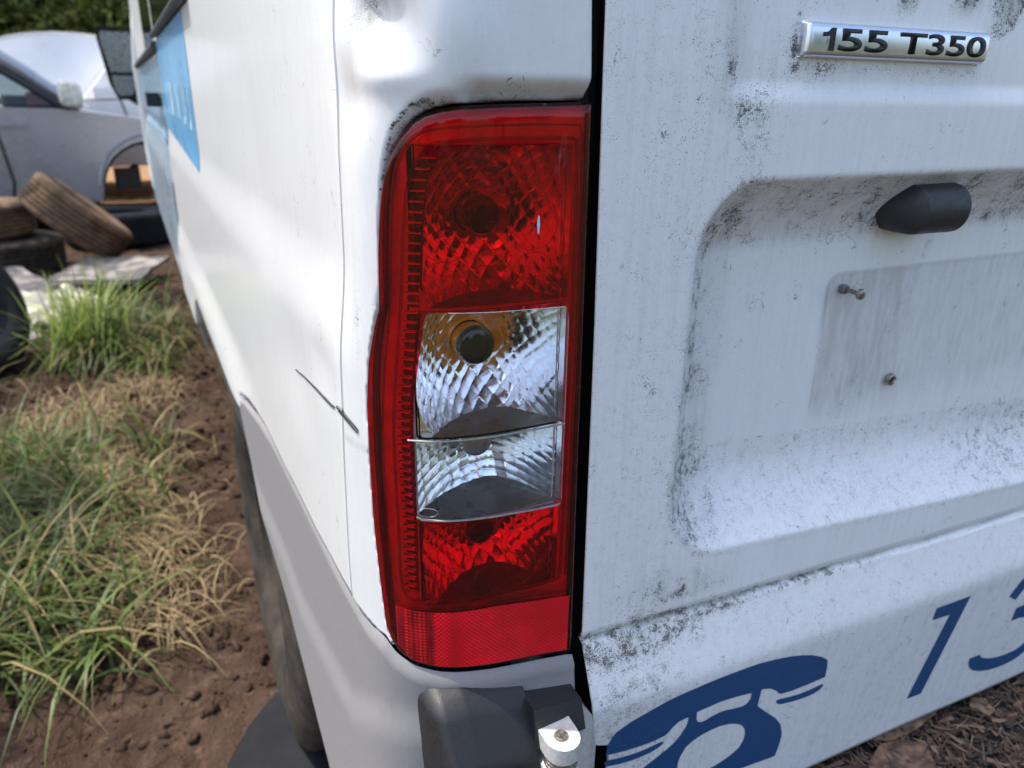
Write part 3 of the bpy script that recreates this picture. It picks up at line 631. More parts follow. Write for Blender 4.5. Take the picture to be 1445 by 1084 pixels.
H1 = [(0.3444, 0.5828), (0.3692, 0.584), (0.3862, 0.5824), (0.4024, 0.5795), (0.4025, 0.5727), (0.3997, 0.5687), (0.3951, 0.5674), (0.3864, 0.5687), (0.3747, 0.5711), (0.3673, 0.571), (0.3619, 0.5704), (0.3549, 0.5682), (0.3512, 0.5684), (0.3474, 0.5704), (0.3455, 0.574)]
H2 = [(0.3349, 0.5231), (0.3348, 0.5279), (0.3355, 0.5344), (0.3397, 0.5441), (0.3464, 0.5489), (0.3552, 0.5519), (0.3642, 0.5534), (0.3735, 0.5536), (0.3832, 0.5518), (0.3913, 0.5487), (0.3988, 0.5437), (0.4037, 0.5371), (0.4058, 0.5302), (0.4055, 0.5223), (0.4024, 0.5145), (0.3961, 0.5101), (0.3879, 0.5063), (0.3785, 0.5038), (0.3654, 0.5017), (0.3539, 0.503), (0.342, 0.5097), (0.3366, 0.5166)]
S1 = [(0.2586, 0.5673), (0.2742, 0.5639), (0.291, 0.562), (0.3044, 0.5629), (0.3143, 0.5638), (0.3149, 0.5607), (0.3092, 0.5572), (0.2983, 0.5553), (0.2848, 0.5554), (0.2714, 0.5575), (0.2615, 0.5602), (0.2589, 0.5632)]
S2 = [(0.4339, 0.5584), (0.4477, 0.5554), (0.4626, 0.5535), (0.4794, 0.5536), (0.491, 0.5549), (0.4914, 0.5511), (0.4882, 0.5478), (0.479, 0.5457), (0.4662, 0.5461), (0.4533, 0.5478), (0.4416, 0.5498), (0.4363, 0.5529)]
D1 = [(0.6237, 0.5973), (0.6732, 0.5963), (0.6696, 0.5769), (0.6501, 0.4762), (0.6285, 0.4774), (0.6493, 0.581), (0.6237, 0.5827)]
DT = [(0.7515, 0.5678), (0.7573, 0.5777), (0.7651, 0.5864), (0.7803, 0.5894), (0.7974, 0.5845), (0.8074, 0.5728), (0.8084, 0.5586), (0.797, 0.5493), (0.7798, 0.5418), (0.8025, 0.5359), (0.8189, 0.5215), (0.8261, 0.5004), (0.8209, 0.4831), (0.8056, 0.4733), (0.782, 0.4723), (0.7554, 0.476), (0.7325, 0.4849), (0.7225, 0.4951), (0.7237, 0.5052), (0.7333, 0.5096)]
vinyl('telephone_emblem', [OUTER, H1[::-1], H2[::-1]], door)
vinyl('telephone_emblem', [smooth_loop(S1)], door); vinyl('telephone_emblem', [smooth_loop(S2)], door)
vinyl('digit', [D1], door)
def stroke(L, w):
    L = np.array(L); a, b = [], []
    for i in range(len(L)):
        t = L[min(i + 1, len(L) - 1)] - L[max(i - 1, 0)]; t = t / np.linalg.norm(t); n = np.array([-t[1], t[0]]); a.append(tuple(L[i] + n * w)); b.append(tuple(L[i] - n * w))
    return a + b[::-1]
def round_line(L, it=3):
    for _ in range(it):
        o = [L[0]]
        for p, q in zip(L, L[1:]): o += [(p[0] * .75 + q[0] * .25, p[1] * .75 + q[1] * .25), (p[0] * .25 + q[0] * .75, p[1] * .25 + q[1] * .75)]
        L = o + [L[-1]]
    return L
T3 = stroke(round_line(DT[:9]), .0085); B3 = stroke(round_line([(.7660, .5418), (.7760, .5415)] + DT[8:]), .0085)
vinyl('digit', [T3], door); vinyl('digit', [B3], door, .0004)

# chrome badge with raised black characters
bu, bv = np.meshgrid(np.r_[-.02, np.linspace(0, .06, 12), np.linspace(.07, .93, 30), np.linspace(.94, 1, 12), 1.02], np.r_[-.1, np.linspace(0, .25, 12), np.linspace(.28, .72, 12), np.linspace(.75, 1, 12), 1.1], indexing='ij')
bx0, bx1, bz0, bz1 = .3742, .5428, 1.0722, 1.0922; Xb = bx0 + (bx1 - bx0) * np.clip(bu, 0, 1); Zb = bz0 + (bz1 - bz0) * np.clip(bv, 0, 1)
ba = np.minimum(Xb - bx0, bx1 - Xb) / .0032; bb = np.minimum(Zb - bz0, bz1 - Zb) / .0032
bt_ = np.clip(1 - np.sqrt(np.clip(1 - ba, 0, 1) ** 2 + np.clip(1 - bb, 0, 1) ** 2), 0, 1)
Yb = .0012 - .0040 * np.sqrt(1 - (1 - bt_) ** 2) - .0009 * (1 - (2 * np.clip(bv, 0, 1) - 1) ** 2) * bt_
Yb = np.where((bu < 0) | (bu > 1) | (bv < 0) | (bv > 1), .0065, Yb)
V, F = grid_arr(np.stack([Xb, Yb, Zb], -1)); badge = np_mesh('badge', V, F, M['chrome'], van)
def text(name, body, x0, x1, z0, z1, y, depth, mat, parent, bold=0.0):
    cu = bpy.data.curves.new(name, 'FONT'); cu.body = body; cu.size = 1; cu.extrude = 0; cu.offset = bold; cu.resolution_u = 6
    o = bpy.data.objects.new(name, cu); COL.objects.link(o); dg = bpy.context.evaluated_depsgraph_get(); me = bpy.data.meshes.new_from_object(o.evaluated_get(dg)); bpy.data.objects.remove(o)
    co_ = np.array([v.co[:] for v in me.vertices]); mn, mx = co_.min(0), co_.max(0)
    bm = bmesh.new(); bm.from_mesh(me)
    for v in bm.verts: v.co = Vector((x0 + (v.co.x - mn[0]) / (mx[0] - mn[0]) * (x1 - x0), y, z0 + (v.co.y - mn[1]) / (mx[1] - mn[1]) * (z1 - z0)))
    r = bmesh.ops.extrude_face_region(bm, geom=list(bm.faces)); bmesh.ops.translate(bm, verts=[e for e in r['geom'] if isinstance(e, bmesh.types.BMVert)], vec=(0, -depth, 0))
    return bm_obj(name, bm, mat, parent, False)
bm = bmesh.new(); prism(bm, [(.3915, -.00365, 1.0760), (.3960, -.00365, 1.0760), (.3960, -.00365, 1.0890), (.3925, -.00365, 1.0890), (.3900, -.00365, 1.0868), (.3855, -.00365, 1.0862), (.3855, -.00365, 1.0838), (.3915, -.00365, 1.0843)], (0, -.0002, 0)); bm_obj('badge_lettering', bm, M['badge_black'], badge, False)
text('badge_lettering', '55', .3995, .4420, 1.0760, 1.0890, -.00365, .0002, M['badge_black'], badge, .026)
text('badge_lettering', 'T350', .4525, .5375, 1.0760, 1.0890, -.00365, .0002, M['badge_black'], badge, .026)

# black number plate lamp under the recess brow
bm = bmesh.new()
xs = [(.499, .0015), (.5125, .90), (.5135, .93), (.557, .95), (.5605, .90)]
rings = []
for i, (x, k) in enumerate(xs):
    pr = [(.034, .9945), (.020, .9925)] + [(.008 + .0165 * math.cos(t), .9715 + .0190 * math.sin(t)) for t in np.linspace(1.75, 4.55, 11)] + [(.020, .9525), (.036, .9535)]
    cy, cz = .036, .970
    rings.append([bm.verts.new((x, cy + (yy - cy) * k, cz + (zz - cz) * (k * .92 + .08))) for yy, zz in pr])
for A, B in zip(rings, rings[1:]):
    for j in range(len(A) - 1): bm.faces.new((A[j], A[j + 1], B[j + 1], B[j]))
bm.faces.new(rings[-1]); bm.faces.new(rings[0][::-1])
npl = bm_obj('number_plate_lamp', bm, M['black_plastic'], van, True, .0009, 2); npl.data.set_sharp_from_angle(angle=R(24))
# screw left in the plate seat, and the empty grommet
bm = bmesh.new(); yb = .0265; lathe(bm, [(.0001, yb + .004), (.0019, yb + .004), (.0019, .0095), (.0042, .0095), (.0044, .0085), (.0038, .0068), (.0022, .0060), (.0012, .0060), (.0008, .0070), (.0001, .0070)], 20, 'y', (.4830, .0065, .9095))
for v in bm.verts: v.co.x += (v.co.y - yb) * .12
sc = bm_obj('plate_screw', bm, M['steel'], van)
bm = bmesh.new(); lathe(bm, [(.0038, yb + .001), (.0038, yb - .003), (.0022, yb - .0035), (.0018, yb)], 14, 'y', (.4830, .0065, .9095)); bm_obj('screw_collar', bm, M['chip'], sc)
bm = bmesh.new(); lathe(bm, [(.0056, yb), (.0052, yb - .0022), (.0036, yb - .0030), (.0027, yb - .0012), (.0024, yb + .006)], 20, 'y', (.5590, .0065, .8225)); g = bm_obj('plate_grommet', bm, M['steel'], van)
bm = bmesh.new(); lathe(bm, [(.0024, yb - .0004), (.0001, yb - .0004)], 14, 'y', (.5590, .0065, .8225)); bm_obj('grommet_hole', bm, M['void_black'], g)

# white door hinge: two knuckles, pin with spring, arm to the door
def knuckle(z0, z1):
    bm = bmesh.new(); c = [(.1915, -.010)] + [(.2035 + .0125 * math.cos(t), -.040 + .0135 * math.sin(t)) for t in np.linspace(math.pi, 2 * math.pi, 12)] + [(.2165, -.010)]
    prism(bm, [(x, y, z0) for x, y in c], (0, 0, z1 - z0)); return bm
hg = bm_obj('door_hinge', knuckle(.6285, .6415), M['hinge_white'], van, True, .0038, 4)
bm = bmesh.new(); lathe(bm, [(.0001, .6432), (.0042, .6432), (.0050, .6422), (.0052, .6400)], 18, 'z', (.2030, -.040, 0)); bm_obj('hinge_pin', bm, M['steel'], hg)
for k in range(3):
    bm = bmesh.new(); lathe(bm, [(.0098 + .0018 * math.cos(t), .6262 - k * .0036 + .0018 * math.sin(t)) for t in np.linspace(0, 2 * math.pi, 9)], 24, 'z', (.2035, -.040, 0)); bm_obj('hinge_washer', bm, M['steel'], hg)
bm_obj('lower_knuckle', knuckle(.55, .6165), M['hinge_white'], hg, True, .0025, 3)
bm = bmesh.new(); prism(bm, [(.2185, -.010, .641), (.231, -.012, .637), (.2405, -.020, .626), (.2425, -.024, .600), (.2425, -.024, .40), (.2185, -.024, .40), (.2185, -.024, .60)], (0, .024, 0)); bm_obj('hinge_arm', bm, M['hinge_white'], hg, True, .005, 3)

# black ribbed rear step with litter --------------------------------------
bm = bmesh.new(); box(bm, .26, 2.0, -.20, .10, .33, .407)
step = bm_obj('rear_step', bm, M['step'], van, True, .008)
for k in range(34):
    y = -.195 + k * .0082; bm = bmesh.new(); box(bm, .27, 1.95, y, y + .0045, .4068, .4105); bm_obj('step_rib', bm, M['step'], step, False)

# tail lamp -----------------------------------------------------------------
lamp = bpy.data.objects.new('tail_lamp', None); COL.objects.link(lamp); lamp.location = (.16, 0, .86); kid(lamp, van); lamp.location = (.16, 0, .86)
lamp['label'] = 'tall red tail lamp with clear middle window'
WT_S = [.0113, .0118, .0128, .0147, .06, .094, .0966, .0982, .0995, .1104, .1115, .1119]; WT_Z = [.925, .9285, .9308, .932, .9333, .9347, .9343, .9330, .929, .8565, .83, .8169]
WB_S = [.0113, .0118, .014, .05, .09, .104, .108, .1105, .1119]; WB_Z = [.803, .799, .7975, .799, .8005, .8012, .803, .808, .8169]
wtop = lambda s: np.interp(s, WT_S, WT_Z); wbot = lambda s: np.interp(s, WB_S, WB_Z)
def dens(lo, hi, n, ends=(1, 1)):
    t = np.linspace(0, 1, n)
    if ends == (1, 1): t = .5 - .5 * np.cos(math.pi * t)
    elif ends == (0, 1): t = np.sin(t * math.pi / 2)
    elif ends == (1, 0): t = 1 - np.cos(t * math.pi / 2)
    return lo + (hi - lo) * t
def lens_off(s, z):
    edge = np.minimum(np.minimum(ztop(s) - z, z - zbot(s)), np.minimum(s + .004, .1425 - s + .004)); e = np.clip(edge / .007, 0, 1)
    return -.004 * (1 - np.sqrt(np.clip(1 - (1 - e) ** 2, 0, 1))) + .0015
def patch(sv, zlo, zhi, n, off): 
    Sg, T = np.meshgrid(sv, np.linspace(0, 1, n), indexing='ij'); a, b = zlo(Sg), zhi(Sg); Zg = a + (b - a) * T
    return surf(Sg, Zg, off(Sg, Zg) if callable(off) else off)
sright = lambda z: np.interp(z, [.676, 1.045], [-.0039, .0009])
def right_patch(n, m, off):
    Z0, T = np.meshgrid(np.linspace(.672, 1.045, m), np.linspace(0, 1, n) ** 1.4, indexing='ij'); lo = sright(Z0); Sg = lo + (.0113 - lo) * T
    Zg = zbot(Sg) + (ztop(Sg) - zbot(Sg)) * (Z0 - .672) / .373; return surf(Sg, Zg, off(Sg, Zg, lo)).transpose(1, 0, 2)
roff = lambda s, z, lo: .0015 - .004 * (1 - np.sqrt(np.clip(1 - (1 - np.clip(np.minimum(np.minimum(ztop(s) - z, z - zbot(s)), s - lo) / .007, 0, 1)) ** 2, 0, 1)))
gs = [right_patch(16, 260, roff),
      patch(dens(.0113, .1119, 150), wtop, ztop, 80, lens_off),
      patch(dens(.0113, .1119, 150), zbot, wbot, 90, lens_off),
      patch(dens(.1119, .1425, 60, (0, 1)), zbot, ztop, 220, lens_off)]
V, F = join_grids(gs, True); np_mesh('red_lens', V, F, M['red_lens'], lamp)
# skirt of the lens, back into the body
def outline(n=220):
    sv = dens(.0018, .1425, n); up = np.c_[sv, ztop(sv)]; dn = np.c_[sv, zbot(sv)][::-1]; ri = np.c_[np.full(40, .0018), np.linspace(.673, 1.044, 40)]; return np.vstack([up, dn[1:-1], ri])
OL = outline(); OL = np.where(OL[:, :1] < .002, np.c_[sright(OL[:, 1]), OL[:, 1]], OL); OL = np.vstack([OL, OL[:1]])
V, F = grid_arr(np.stack([surf(OL[:, 0], OL[:, 1], d) for d in (-.0027, -.010, -.04)], 1)); np_mesh('lens_skirt', V, F, M['lens_edge'], lamp)
V, F = join_grids([patch(dens(.0113, .1119, 150), wbot, wtop, 90, lambda s, z: .0022 + 0 * s)], True); np_mesh('clear_lens', V, F, M['clear_lens'], lamp)
# beads round the clear window and across it
def bead(name, sz, r, mat, off, closed=True, n=8):
    bm = bmesh.new(); pts = [tuple(surf(a, b, off)) for a, b in sz]; tube(bm, pts + (pts[:1] if closed else []), r, n, not closed); return bm_obj(name, bm, mat, lamp)
sv = dens(.0113, .1119, 90)
bead('window_bead', [(a, float(wbot(a)) + .0006) for a in sv[6:-12]], .0007, M['clear_bead'], .0015, False)
bead('window_bead', [(a, float(wtop(a)) ) for a in sv[8:-30]], .0002, M['clear_bead'], .0017, False)
bead('window_bead', [(a, .8555) for a in np.linspace(.0113, .1112, 30)],   .0006, M['clear_bead'], .0013, False)
bead('window_bead', [(.0116, z) for z in np.linspace(.802, .926, 20)], .0002, M['clear_bead'], .0014, False)
# opaque housing between lens and reflectors, open over the chambers
hz = lambda v: (lambda s: np.full_like(s, v))
ho = -.008
gs = [patch(dens(-.001, .0140, 8), lambda s: zbot(s) + .002, lambda s: ztop(s) - .002, 60, ho),
      patch(dens(.109, .1405, 40, (0, 1)), lambda s: zbot(s) + .002, lambda s: ztop(s) - .002, 60, ho),
      patch(dens(.014, .109, 60), hz(1.0235), lambda s: ztop(s) - .002, 12, ho),
      patch(dens(.014, .109, 60), hz(.9340), hz(.9360), 3, ho + .004), patch(dens(.014, .109, 60), hz(.7965), hz(.7985), 3, ho + .004),
      patch(dens(.014, .109, 60), lambda s: zbot(s) + .002, hz(.7345), 12, ho)]
V, F = join_grids(gs); np_mesh('lamp_housing', V, F, M['housing'], lamp)
rlo = lambda s: zbot(s) + .0045 + .004 * ss((s - .112) / .014)
rhi = lambda s: np.interp(s, [.003, .057, .125], [.7235, .7315, .7330])
V, F = join_grids([patch(dens(.002, .0985, 60), rlo, rhi, 20, .0019)], True); np_mesh('reflector_strip', V, F, M['retro'], lamp)
V, F = join_grids([patch(dens(.0985, .1245, 30), rlo, rhi, 20, .0019)], True); np_mesh('reflector_strip', V, F, M['retro_side'], lamp)
# moulded steps that follow the rim
def rim_path(ins, top, bot):
    sv = np.linspace(.006, .1425 - ins, 120); a = [(s, min(float(ztop(min(.1425, s + ins * .75))) - ins * .25, top)) for s in sv]; return a
ribs_l = [(.112, .7390), (.1216, .7436), (.1208, .7948), (.1219, .8441), (.120, .8816), (.1124, .9383), (.1098, .9816), (.106, 1.0076), (.0985, 1.0200), (.090, 1.0265), (.012, 1.0275), (.0085, 1.024), (.0080, .74), (.012, .737), (.06, .7385)]
def round_path(L, it=3):
    for _ in range(it):
        o = [L[0]]
        for p, q in zip(L, L[1:]): o += [(p[0] * .75 + q[0] * .25, p[1] * .75 + q[1] * .25), (p[0] * .25 + q[0] * .75, p[1] * .25 + q[1] * .75)]
        L = o + [L[-1]]
    return L
L1 = round_path(ribs_l); bead('moulded_bead', L1, .0010, M['red_lens_deep'], -.0006, True)
L2 = round_path([(.1285, .735), (.1300, .7948), (.1305, .8441), (.1275, .8880), (.1190, .9383), (.1170, .9816), (.1125, 1.0130), (.1030, 1.0270), (.090, 1.0330), (.012, 1.0345), (.005, 1.032), (.0048, .74)]); bead('moulded_bead', L2, .0007, M['red_lens_deep'], -.0004, False)
L3 = round_path([(.1345, .735), (.1358, .7948), (.1362, .8441), (.1325, .8960), (.1225, .9400), (.1205, .9816), (.1165, 1.0150), (.1060, 1.0310), (.090, 1.0375), (.06, 1.039)]); bead('moulded_bead', L3, .0005, M['red_lens_deep'], -.0004, False)
bead('moulded_bead', [(a, float(np.interp(a, [.003, .057, .125], [.7255, .7330, .7345]))) for a in np.linspace(.004, .125, 40)], .0012, M['red_lens_deep'], -.0006, False)
# ribbed light guide down the outer side
Zr = np.linspace(.741, 1.018, 80); Sr = np.interp(Zr, [.7436, .7948, .8441, .8816, .9383, .9816, 1.0076, 1.0237], [.1216, .1208, .1219, .120, .1124, .1098, .106, .0962])
V, F = grid_arr(np.stack([surf(Sr - .0105, Zr, -.0076), surf(Sr - .001, Zr, -.0076)], 1)); np_mesh('light_guide', V, F, M['guide_dark'], lamp)
zz = .7420
ra = lambda z: float(np.interp(z, [.7436, .7948, .8441, .8816, .9383, .9816, 1.0076, 1.0237], [.1216, .1208, .1219, .120, .1124, .1098, .106, .0962])) - .0015
k = 0
while zz < 1.018:
    wdt = .0085; b_ = ra(zz); a_ = b_ - wdt; Lr = []
    for d0, d1, dz in ((-.0074, -.0070, 0), (-.0075, -.0020, .0003), (-.0075, -.0020, .0010), (-.0075, -.0070, .0013)):
        Lr.append([surf(sx, zz + dz, d1) for sx in np.linspace(a_, b_, 5)])
    Pr = np.array(Lr); V, F = grid_arr(Pr); np_mesh('light_guide_rib', V, F, M['reflector'], lamp, False); zz += .0056; k += 1
# faceted reflector bowls
ylens = lambda x: np.interp(x, Q[::-1][-600:, 0], Q[::-1][-600:, 1])
def chamber(x0, x1, z0, z1, xc, zc, y0, k, style, floor=True, seed=0):
    r_ = np.random.default_rng(seed); nx = int((x1 - x0) / .00042); nz = int((z1 - z0) / .00042)
    X, Z = np.meshgrid(np.linspace(x0, x1, nx), np.linspace(z0, z1, nz), indexing='ij')
    dx, dz = X - xc, Z - zc; r = np.hypot(dx, dz) + 1e-5; th = np.arctan2(dz, dx)
    y = y0 - k * r * r; yf = ylens(X) + .0065; kr = np.clip((X - .186) / .0305, 0, 1); yb = np.maximum(yf + (y - yf) * (1 - kr ** 2.2), yf)
    arc = np.r_[np.zeros((1, nz)), np.cumsum(np.hypot(np.diff(X, axis=0), np.diff(yb, axis=0)), 0)]; dx = arc - arc[np.argmin(abs(X[:, 0] - xc))]
    if style == 'diamond':
        a = .70; u = (dx * math.cos(a) + dz * math.sin(a)) / .0088 + 4.0 * r; v = (-dx * math.sin(a) + dz * math.cos(a)) / .0070 - 3.0 * r; amp = .0013
    elif style == 'diamond_coarse':
        a = .78; u = (dx * math.cos(a) + dz * math.sin(a)) / .0094; v = (-dx * math.sin(a) + dz * math.cos(a)) / .0086; amp = .0017
    else:
        u = dx / .0092 + .5; v = dz / .0062 + 300 * dx * dx; amp = .0010
    iu, iv = np.floor(u).astype(int), np.floor(v).astype(int); fu, fv = u - iu, v - iv
    h = amp * (1 - .5 * (2 * fu - 1) ** 2 - .5 * (2 * fv - 1) ** 2)
    hs = (iu * 73 + iv * 151) % 97; tx = r_.uniform(-.09, .09, 97)[hs]; tz = r_.uniform(-.09, .09, 97)[hs]
    h = h + (fu - .5) * .006 * tx * 1.6 + (fv - .5) * .006 * tz * 1.6
    yf = ylens(X) + .0065; kr = np.clip((X - .186) / .0305, 0, 1)
    y = yf + (y - yf) * (1 - kr ** 2.2)
    y = y - h * np.clip((r - .012) / .006, .15, 1)
    y = np.maximum(y, yf)
    V, F = grid_arr(np.stack([X, y, Z], -1)); rf = np_mesh('reflector_bowl', V, F, M['reflector'], lamp)
    def wall(name, A, B, mat): V, F = grid_arr(np.stack([A, B], 1)); np_mesh(name, V, F, mat, lamp, False)
    xs = np.linspace(x0, x1, 60)
    for zq, nm, mt in ((z0, 'lamp_shelf', M['reflector_floor']), (z1, 'lamp_ceiling', M['reflector'])):
        rr = (xs - xc) ** 2 + (zq - zc) ** 2; kr = np.clip((xs - .186) / .0305, 0, 1); yf = ylens(xs) + .0065; yb_ = np.maximum(yf + (y0 - k * rr - yf) * (1 - kr ** 2.2), yf) + .001
        wall(nm, np.c_[xs, ylens(xs) + .003, 0 * xs + zq], np.c_[xs, yb_, 0 * xs + zq], mt)
    zs = np.linspace(z0, z1, 40)
    for xq, sg in ((x0, 1), (x1, 1)):
        rr = (xq - xc) ** 2 + (zs - zc) ** 2; yl = float(ylens(xq)); kr = np.clip((xq - .186) / .0305, 0, 1); yb_ = np.maximum(yl + .0065 + (y0 - k * rr - yl - .0065) * (1 - kr ** 2.2), yl + .0065) + .001
        wall('lamp_side_wall', np.c_[0 * zs + xq + (.0015 if xq == x1 else -.003), 0 * zs + yl + .002, zs], np.c_[0 * zs + xq, yb_, zs], M['reflector'])
    return rf
chamber(.1305, .2160, .9362, 1.0232, .182, .980, .062, 12.0, 'diamond_coarse', seed=1)
chamber(.1290, .2160, .8562, .9338, .183, .901, .066, 12.3, 'diamond', seed=2)
chamber(.1270, .2165, .7988, .8548, .190, .834, .063, 7.6, 'flute', seed=3)
chamber(.1290, .2160, .7350, .7962, .182, .770, .059, 13.0, 'diamond_coarse', seed=4)
def bulb(x, z, rad, tip, back, mat_side, mat_tip, ring=True):
    bm = bmesh.new(); lathe(bm, [(rad * .93, back), (rad, back - .004), (rad, tip + .006)], 32, 'y', (x, 0, z)); bb = bm_obj('bulb', bm, mat_side, lamp)
    bm = bmesh.new(); lathe(bm, [(rad * 1.0, tip + .006), (rad * .99, tip + .004), (rad * .90, tip + .0015), (rad * .7, tip + .0003), (rad * .35, tip), (.0002, tip)], 32, 'y', (x, 0, z)); bm_obj('bulb_tip', bm, mat_tip, lamp)
    bm = bmesh.new(); lathe(bm, [(rad * 1.18, back + .004), (rad * 1.18, back - .001), (rad * 1.05, back - .002)], 32, 'y', (x, 0, z)); bm_obj('bulb_socket', bm, mat_side, lamp)
bulb(.1810, .9805, .0122, .042, .060, M['bulb_clear'], M['bulb_dark'])
bulb(.1782, .8975, .0132, .044, .062, M['amber'], M['bulb_dark'])
bulb(.1785, .8300, .0118, .045, .060, M['bulb_clear'], M['bulb_clear'])
bulb(.1800, .7610, .0110, .042, .056, M['bulb_clear'], M['bulb_dark'])
# faint lens rings moulded on the inside of the red lens
def ring(s, z, r, n=30): return [(s + r * math.cos(2 * math.pi * k / n), z + r * math.sin(2 * math.pi * k / n)) for k in range(n)]
for s, z, r in [(.062, .982, .0135), (.062, .982, .0022), (.087, .978, .0150), (.036, .982, .0150), (.062, .953, .0130), (.036, .953, .0130), (.088, .950, .0130), (.036, 1.008, .0125), (.062, 1.006, .0120), (.09, 1.002, .012),
                (.085, .776, .0105), (.064, .776, .0105), (.040, .778, .0105), (.085, .752, .0105), (.062, .753, .0105), (.040, .754, .0105)]:
    bead('lens_ring', ring(s, z, r), .00028, M['red_lens_deep'], .0010, True, 5)
bead('lens_mark', [(.1005 + .0062 * math.cos(t), .8075 + .0030 * math.sin(t)) for t in np.linspace(0, 2 * math.pi, 25)[:-1]], .00008, M['clear_bead'], .0026, True, 5)
bm = bmesh.new(); tube(bm, [tuple(surf(.0335, z, .0018)) for z in (.986, .981, .976)], [.0004, .0009, .0004], 6); bm_obj('lens_chip', bm, M['pale_letter'], lamp)

# ------------------------------------------------------------------ loose things
def blades(name, pts, lens_, wid, cols, lean, mat, seg=4, flat=0.0, straight=False, label=None, z0=None):
    n = len(pts); ang = rng.uniform(0, 2 * math.pi, n); L = lens_; Wd = wid; bend = lean
    V = np.zeros((n, seg + 1, 2, 3)); d = np.c_[np.cos(ang), np.sin(ang)]; side = np.c_[-np.sin(ang), np.cos(ang)]
    for k in range(seg + 1):
        t = k / seg; th = bend if straight else bend * t ** .8; hor = L * t * np.sin(th); up = L * t * np.cos(th)
        w = Wd * (1 - t ** 1.6) * .5 + .0002
        for j, sg in enumerate((-1, 1)):
            V[:, k, j, 0] = pts[:, 0] + d[:, 0] * hor + side[:, 0] * w * sg; V[:, k, j, 1] = pts[:, 1] + d[:, 1] * hor + side[:, 1] * w * sg; V[:, k, j, 2] = pts[:, 2] + up + flat * t * (sg * .3)
    idx = np.arange(n * (seg + 1) * 2).reshape(n, seg + 1, 2)
    F = np.stack([idx[:, :-1, 0], idx[:, :-1, 1], idx[:, 1:, 1], idx[:, 1:, 0]], -1).reshape(-1, 4)
    C = np.repeat(cols[:, None, :], (seg + 1) * 2, 1).reshape(-1, 3)
    return tag(np_mesh(name, V.reshape(-1, 3), F, mat, None, True, {'tint': C}), label, name.replace('_', ' '), None, 'stuff')
def scatter(n, x0, x1, y0, y1, dens_):
    out = []
    while len(out) < n:
        a = rng.uniform((x0, y0), (x1, y1), (4000, 2)); p = dens_(a[:, 0], a[:, 1]); keep = a[rng.uniform(0, 1, 4000) < p]; out += list(keep)
    a = np.array(out[:n]); z = np.array([ground_h(*q) for q in a]); return np.c_[a, z]
def tufts(x, y, L):
    d = np.zeros_like(x)
    for cx, cy, r, w in L: d = np.maximum(d, w * np.exp(-((x - cx) ** 2 + (y - cy) ** 2) / r ** 2))
    return d
G_T = [(-.30, 1.62, .16, .6), (-.36, 1.85, .12, .6), (-.10, 1.95, .08, .3), (-.16, 3.05, .10, .9), (-.42, 2.0, .16, .9), (-.50, 1.6, .22, 1), (-.38, 1.35, .16, 1), (-.30, 1.15, .10, .9), (-.24, 1.38, .10, .6), (-.48, 1.15, .16, 1), (-.22, 1.05, .06, .7), (-.20, 1.75, .10, .35),
       (-.30, 3.0, .11, 1), (-.18, 2.95, .10, 1), (-.12, 3.2, .10, .8), (-.02, 3.1, .08, .8), (-.26, 3.5, .14, .8), (-.05, 2.75, .07, .5), (-.02, 3.4, .06, .6), (-.75, 2.0, .2, .8), (-.8, 2.5, .15, .5), (-.9, 1.4, .3, .9)]
pts = scatter(6000, -1.2, .12, .9, 4.2, lambda x, y: tufts(x, y, G_T) ** 1.5 * ss((vnoise(x, y, 7.5, 5) + .20) / .35))
n = len(pts); mixv = rng.uniform(0, 1, (n, 1)); c_ = (1 - mixv) * np.array([[.028, .052, .012]]) + mixv * np.array([[.14, .185, .045]])
old = rng.uniform(0, 1, n) < .22; c_[old] = np.array([.27, .21, .10]) * rng.uniform(.6, 1.2, (old.sum(), 1))
near = (pts[:, 1] < 2.2).astype(float)
blades('grass', pts, rng.uniform(.08, .32, n) * (1 + .15 * (1 - near)), rng.uniform(.0022, .0105, n), c_, np.clip(rng.normal(1.5, .45, n), .3, 2.3), M['blade'], 5, label='rank green grass tufts on the red dirt beside the van')
pts = scatter(170, -.46, -.08, 2.85, 3.25, lambda x, y: tufts(x, y, [(-.33, 3.0, .10, 1), (-.24, 3.1, .08, 1)]))
n = len(pts); mixv = rng.uniform(0, 1, (n, 1)); c_ = (1 - mixv) * np.array([[.10, .16, .030]]) + mixv * np.array([[.36, .44, .12]])
blades('tall_grass', pts, rng.uniform(.22, .44, n), rng.uniform(.008, .015, n), c_, rng.uniform(.15, 1.0, n), M['blade'], 6, label='tall broad grass blades standing up behind the grass tufts')
S_T = [(-.20, 1.50, .13, 1), (-.12, 1.30, .10, 1), (-.28, 1.75, .14, .9), (-.14, 1.85, .10, .6), (-.10, 1.10, .07, .8), (-.36, 1.95, .14, .7), (-.08, 1.6, .05, .6), (.0, 1.15, .05, .35), (-.1, 2.5, .12, .5), (-.32, 2.35, .14, .6)]
pts = scatter(2500, -.8, .10, .85, 2.9, lambda x, y: tufts(x, y, S_T)); pts[:, 2] += .004
n = len(pts); mixv = rng.uniform(0, 1, (n, 1)); c_ = (1 - mixv) * np.array([[.12, .08, .042]]) + mixv * np.array([[.33, .25, .135]])
blades('dry_straw', pts, rng.uniform(.03, .17, n), rng.uniform(.0018, .0050, n), c_, rng.uniform(1.35, 1.85, n), M['straw'], 5, label='matted dry straw lying over the red dirt')
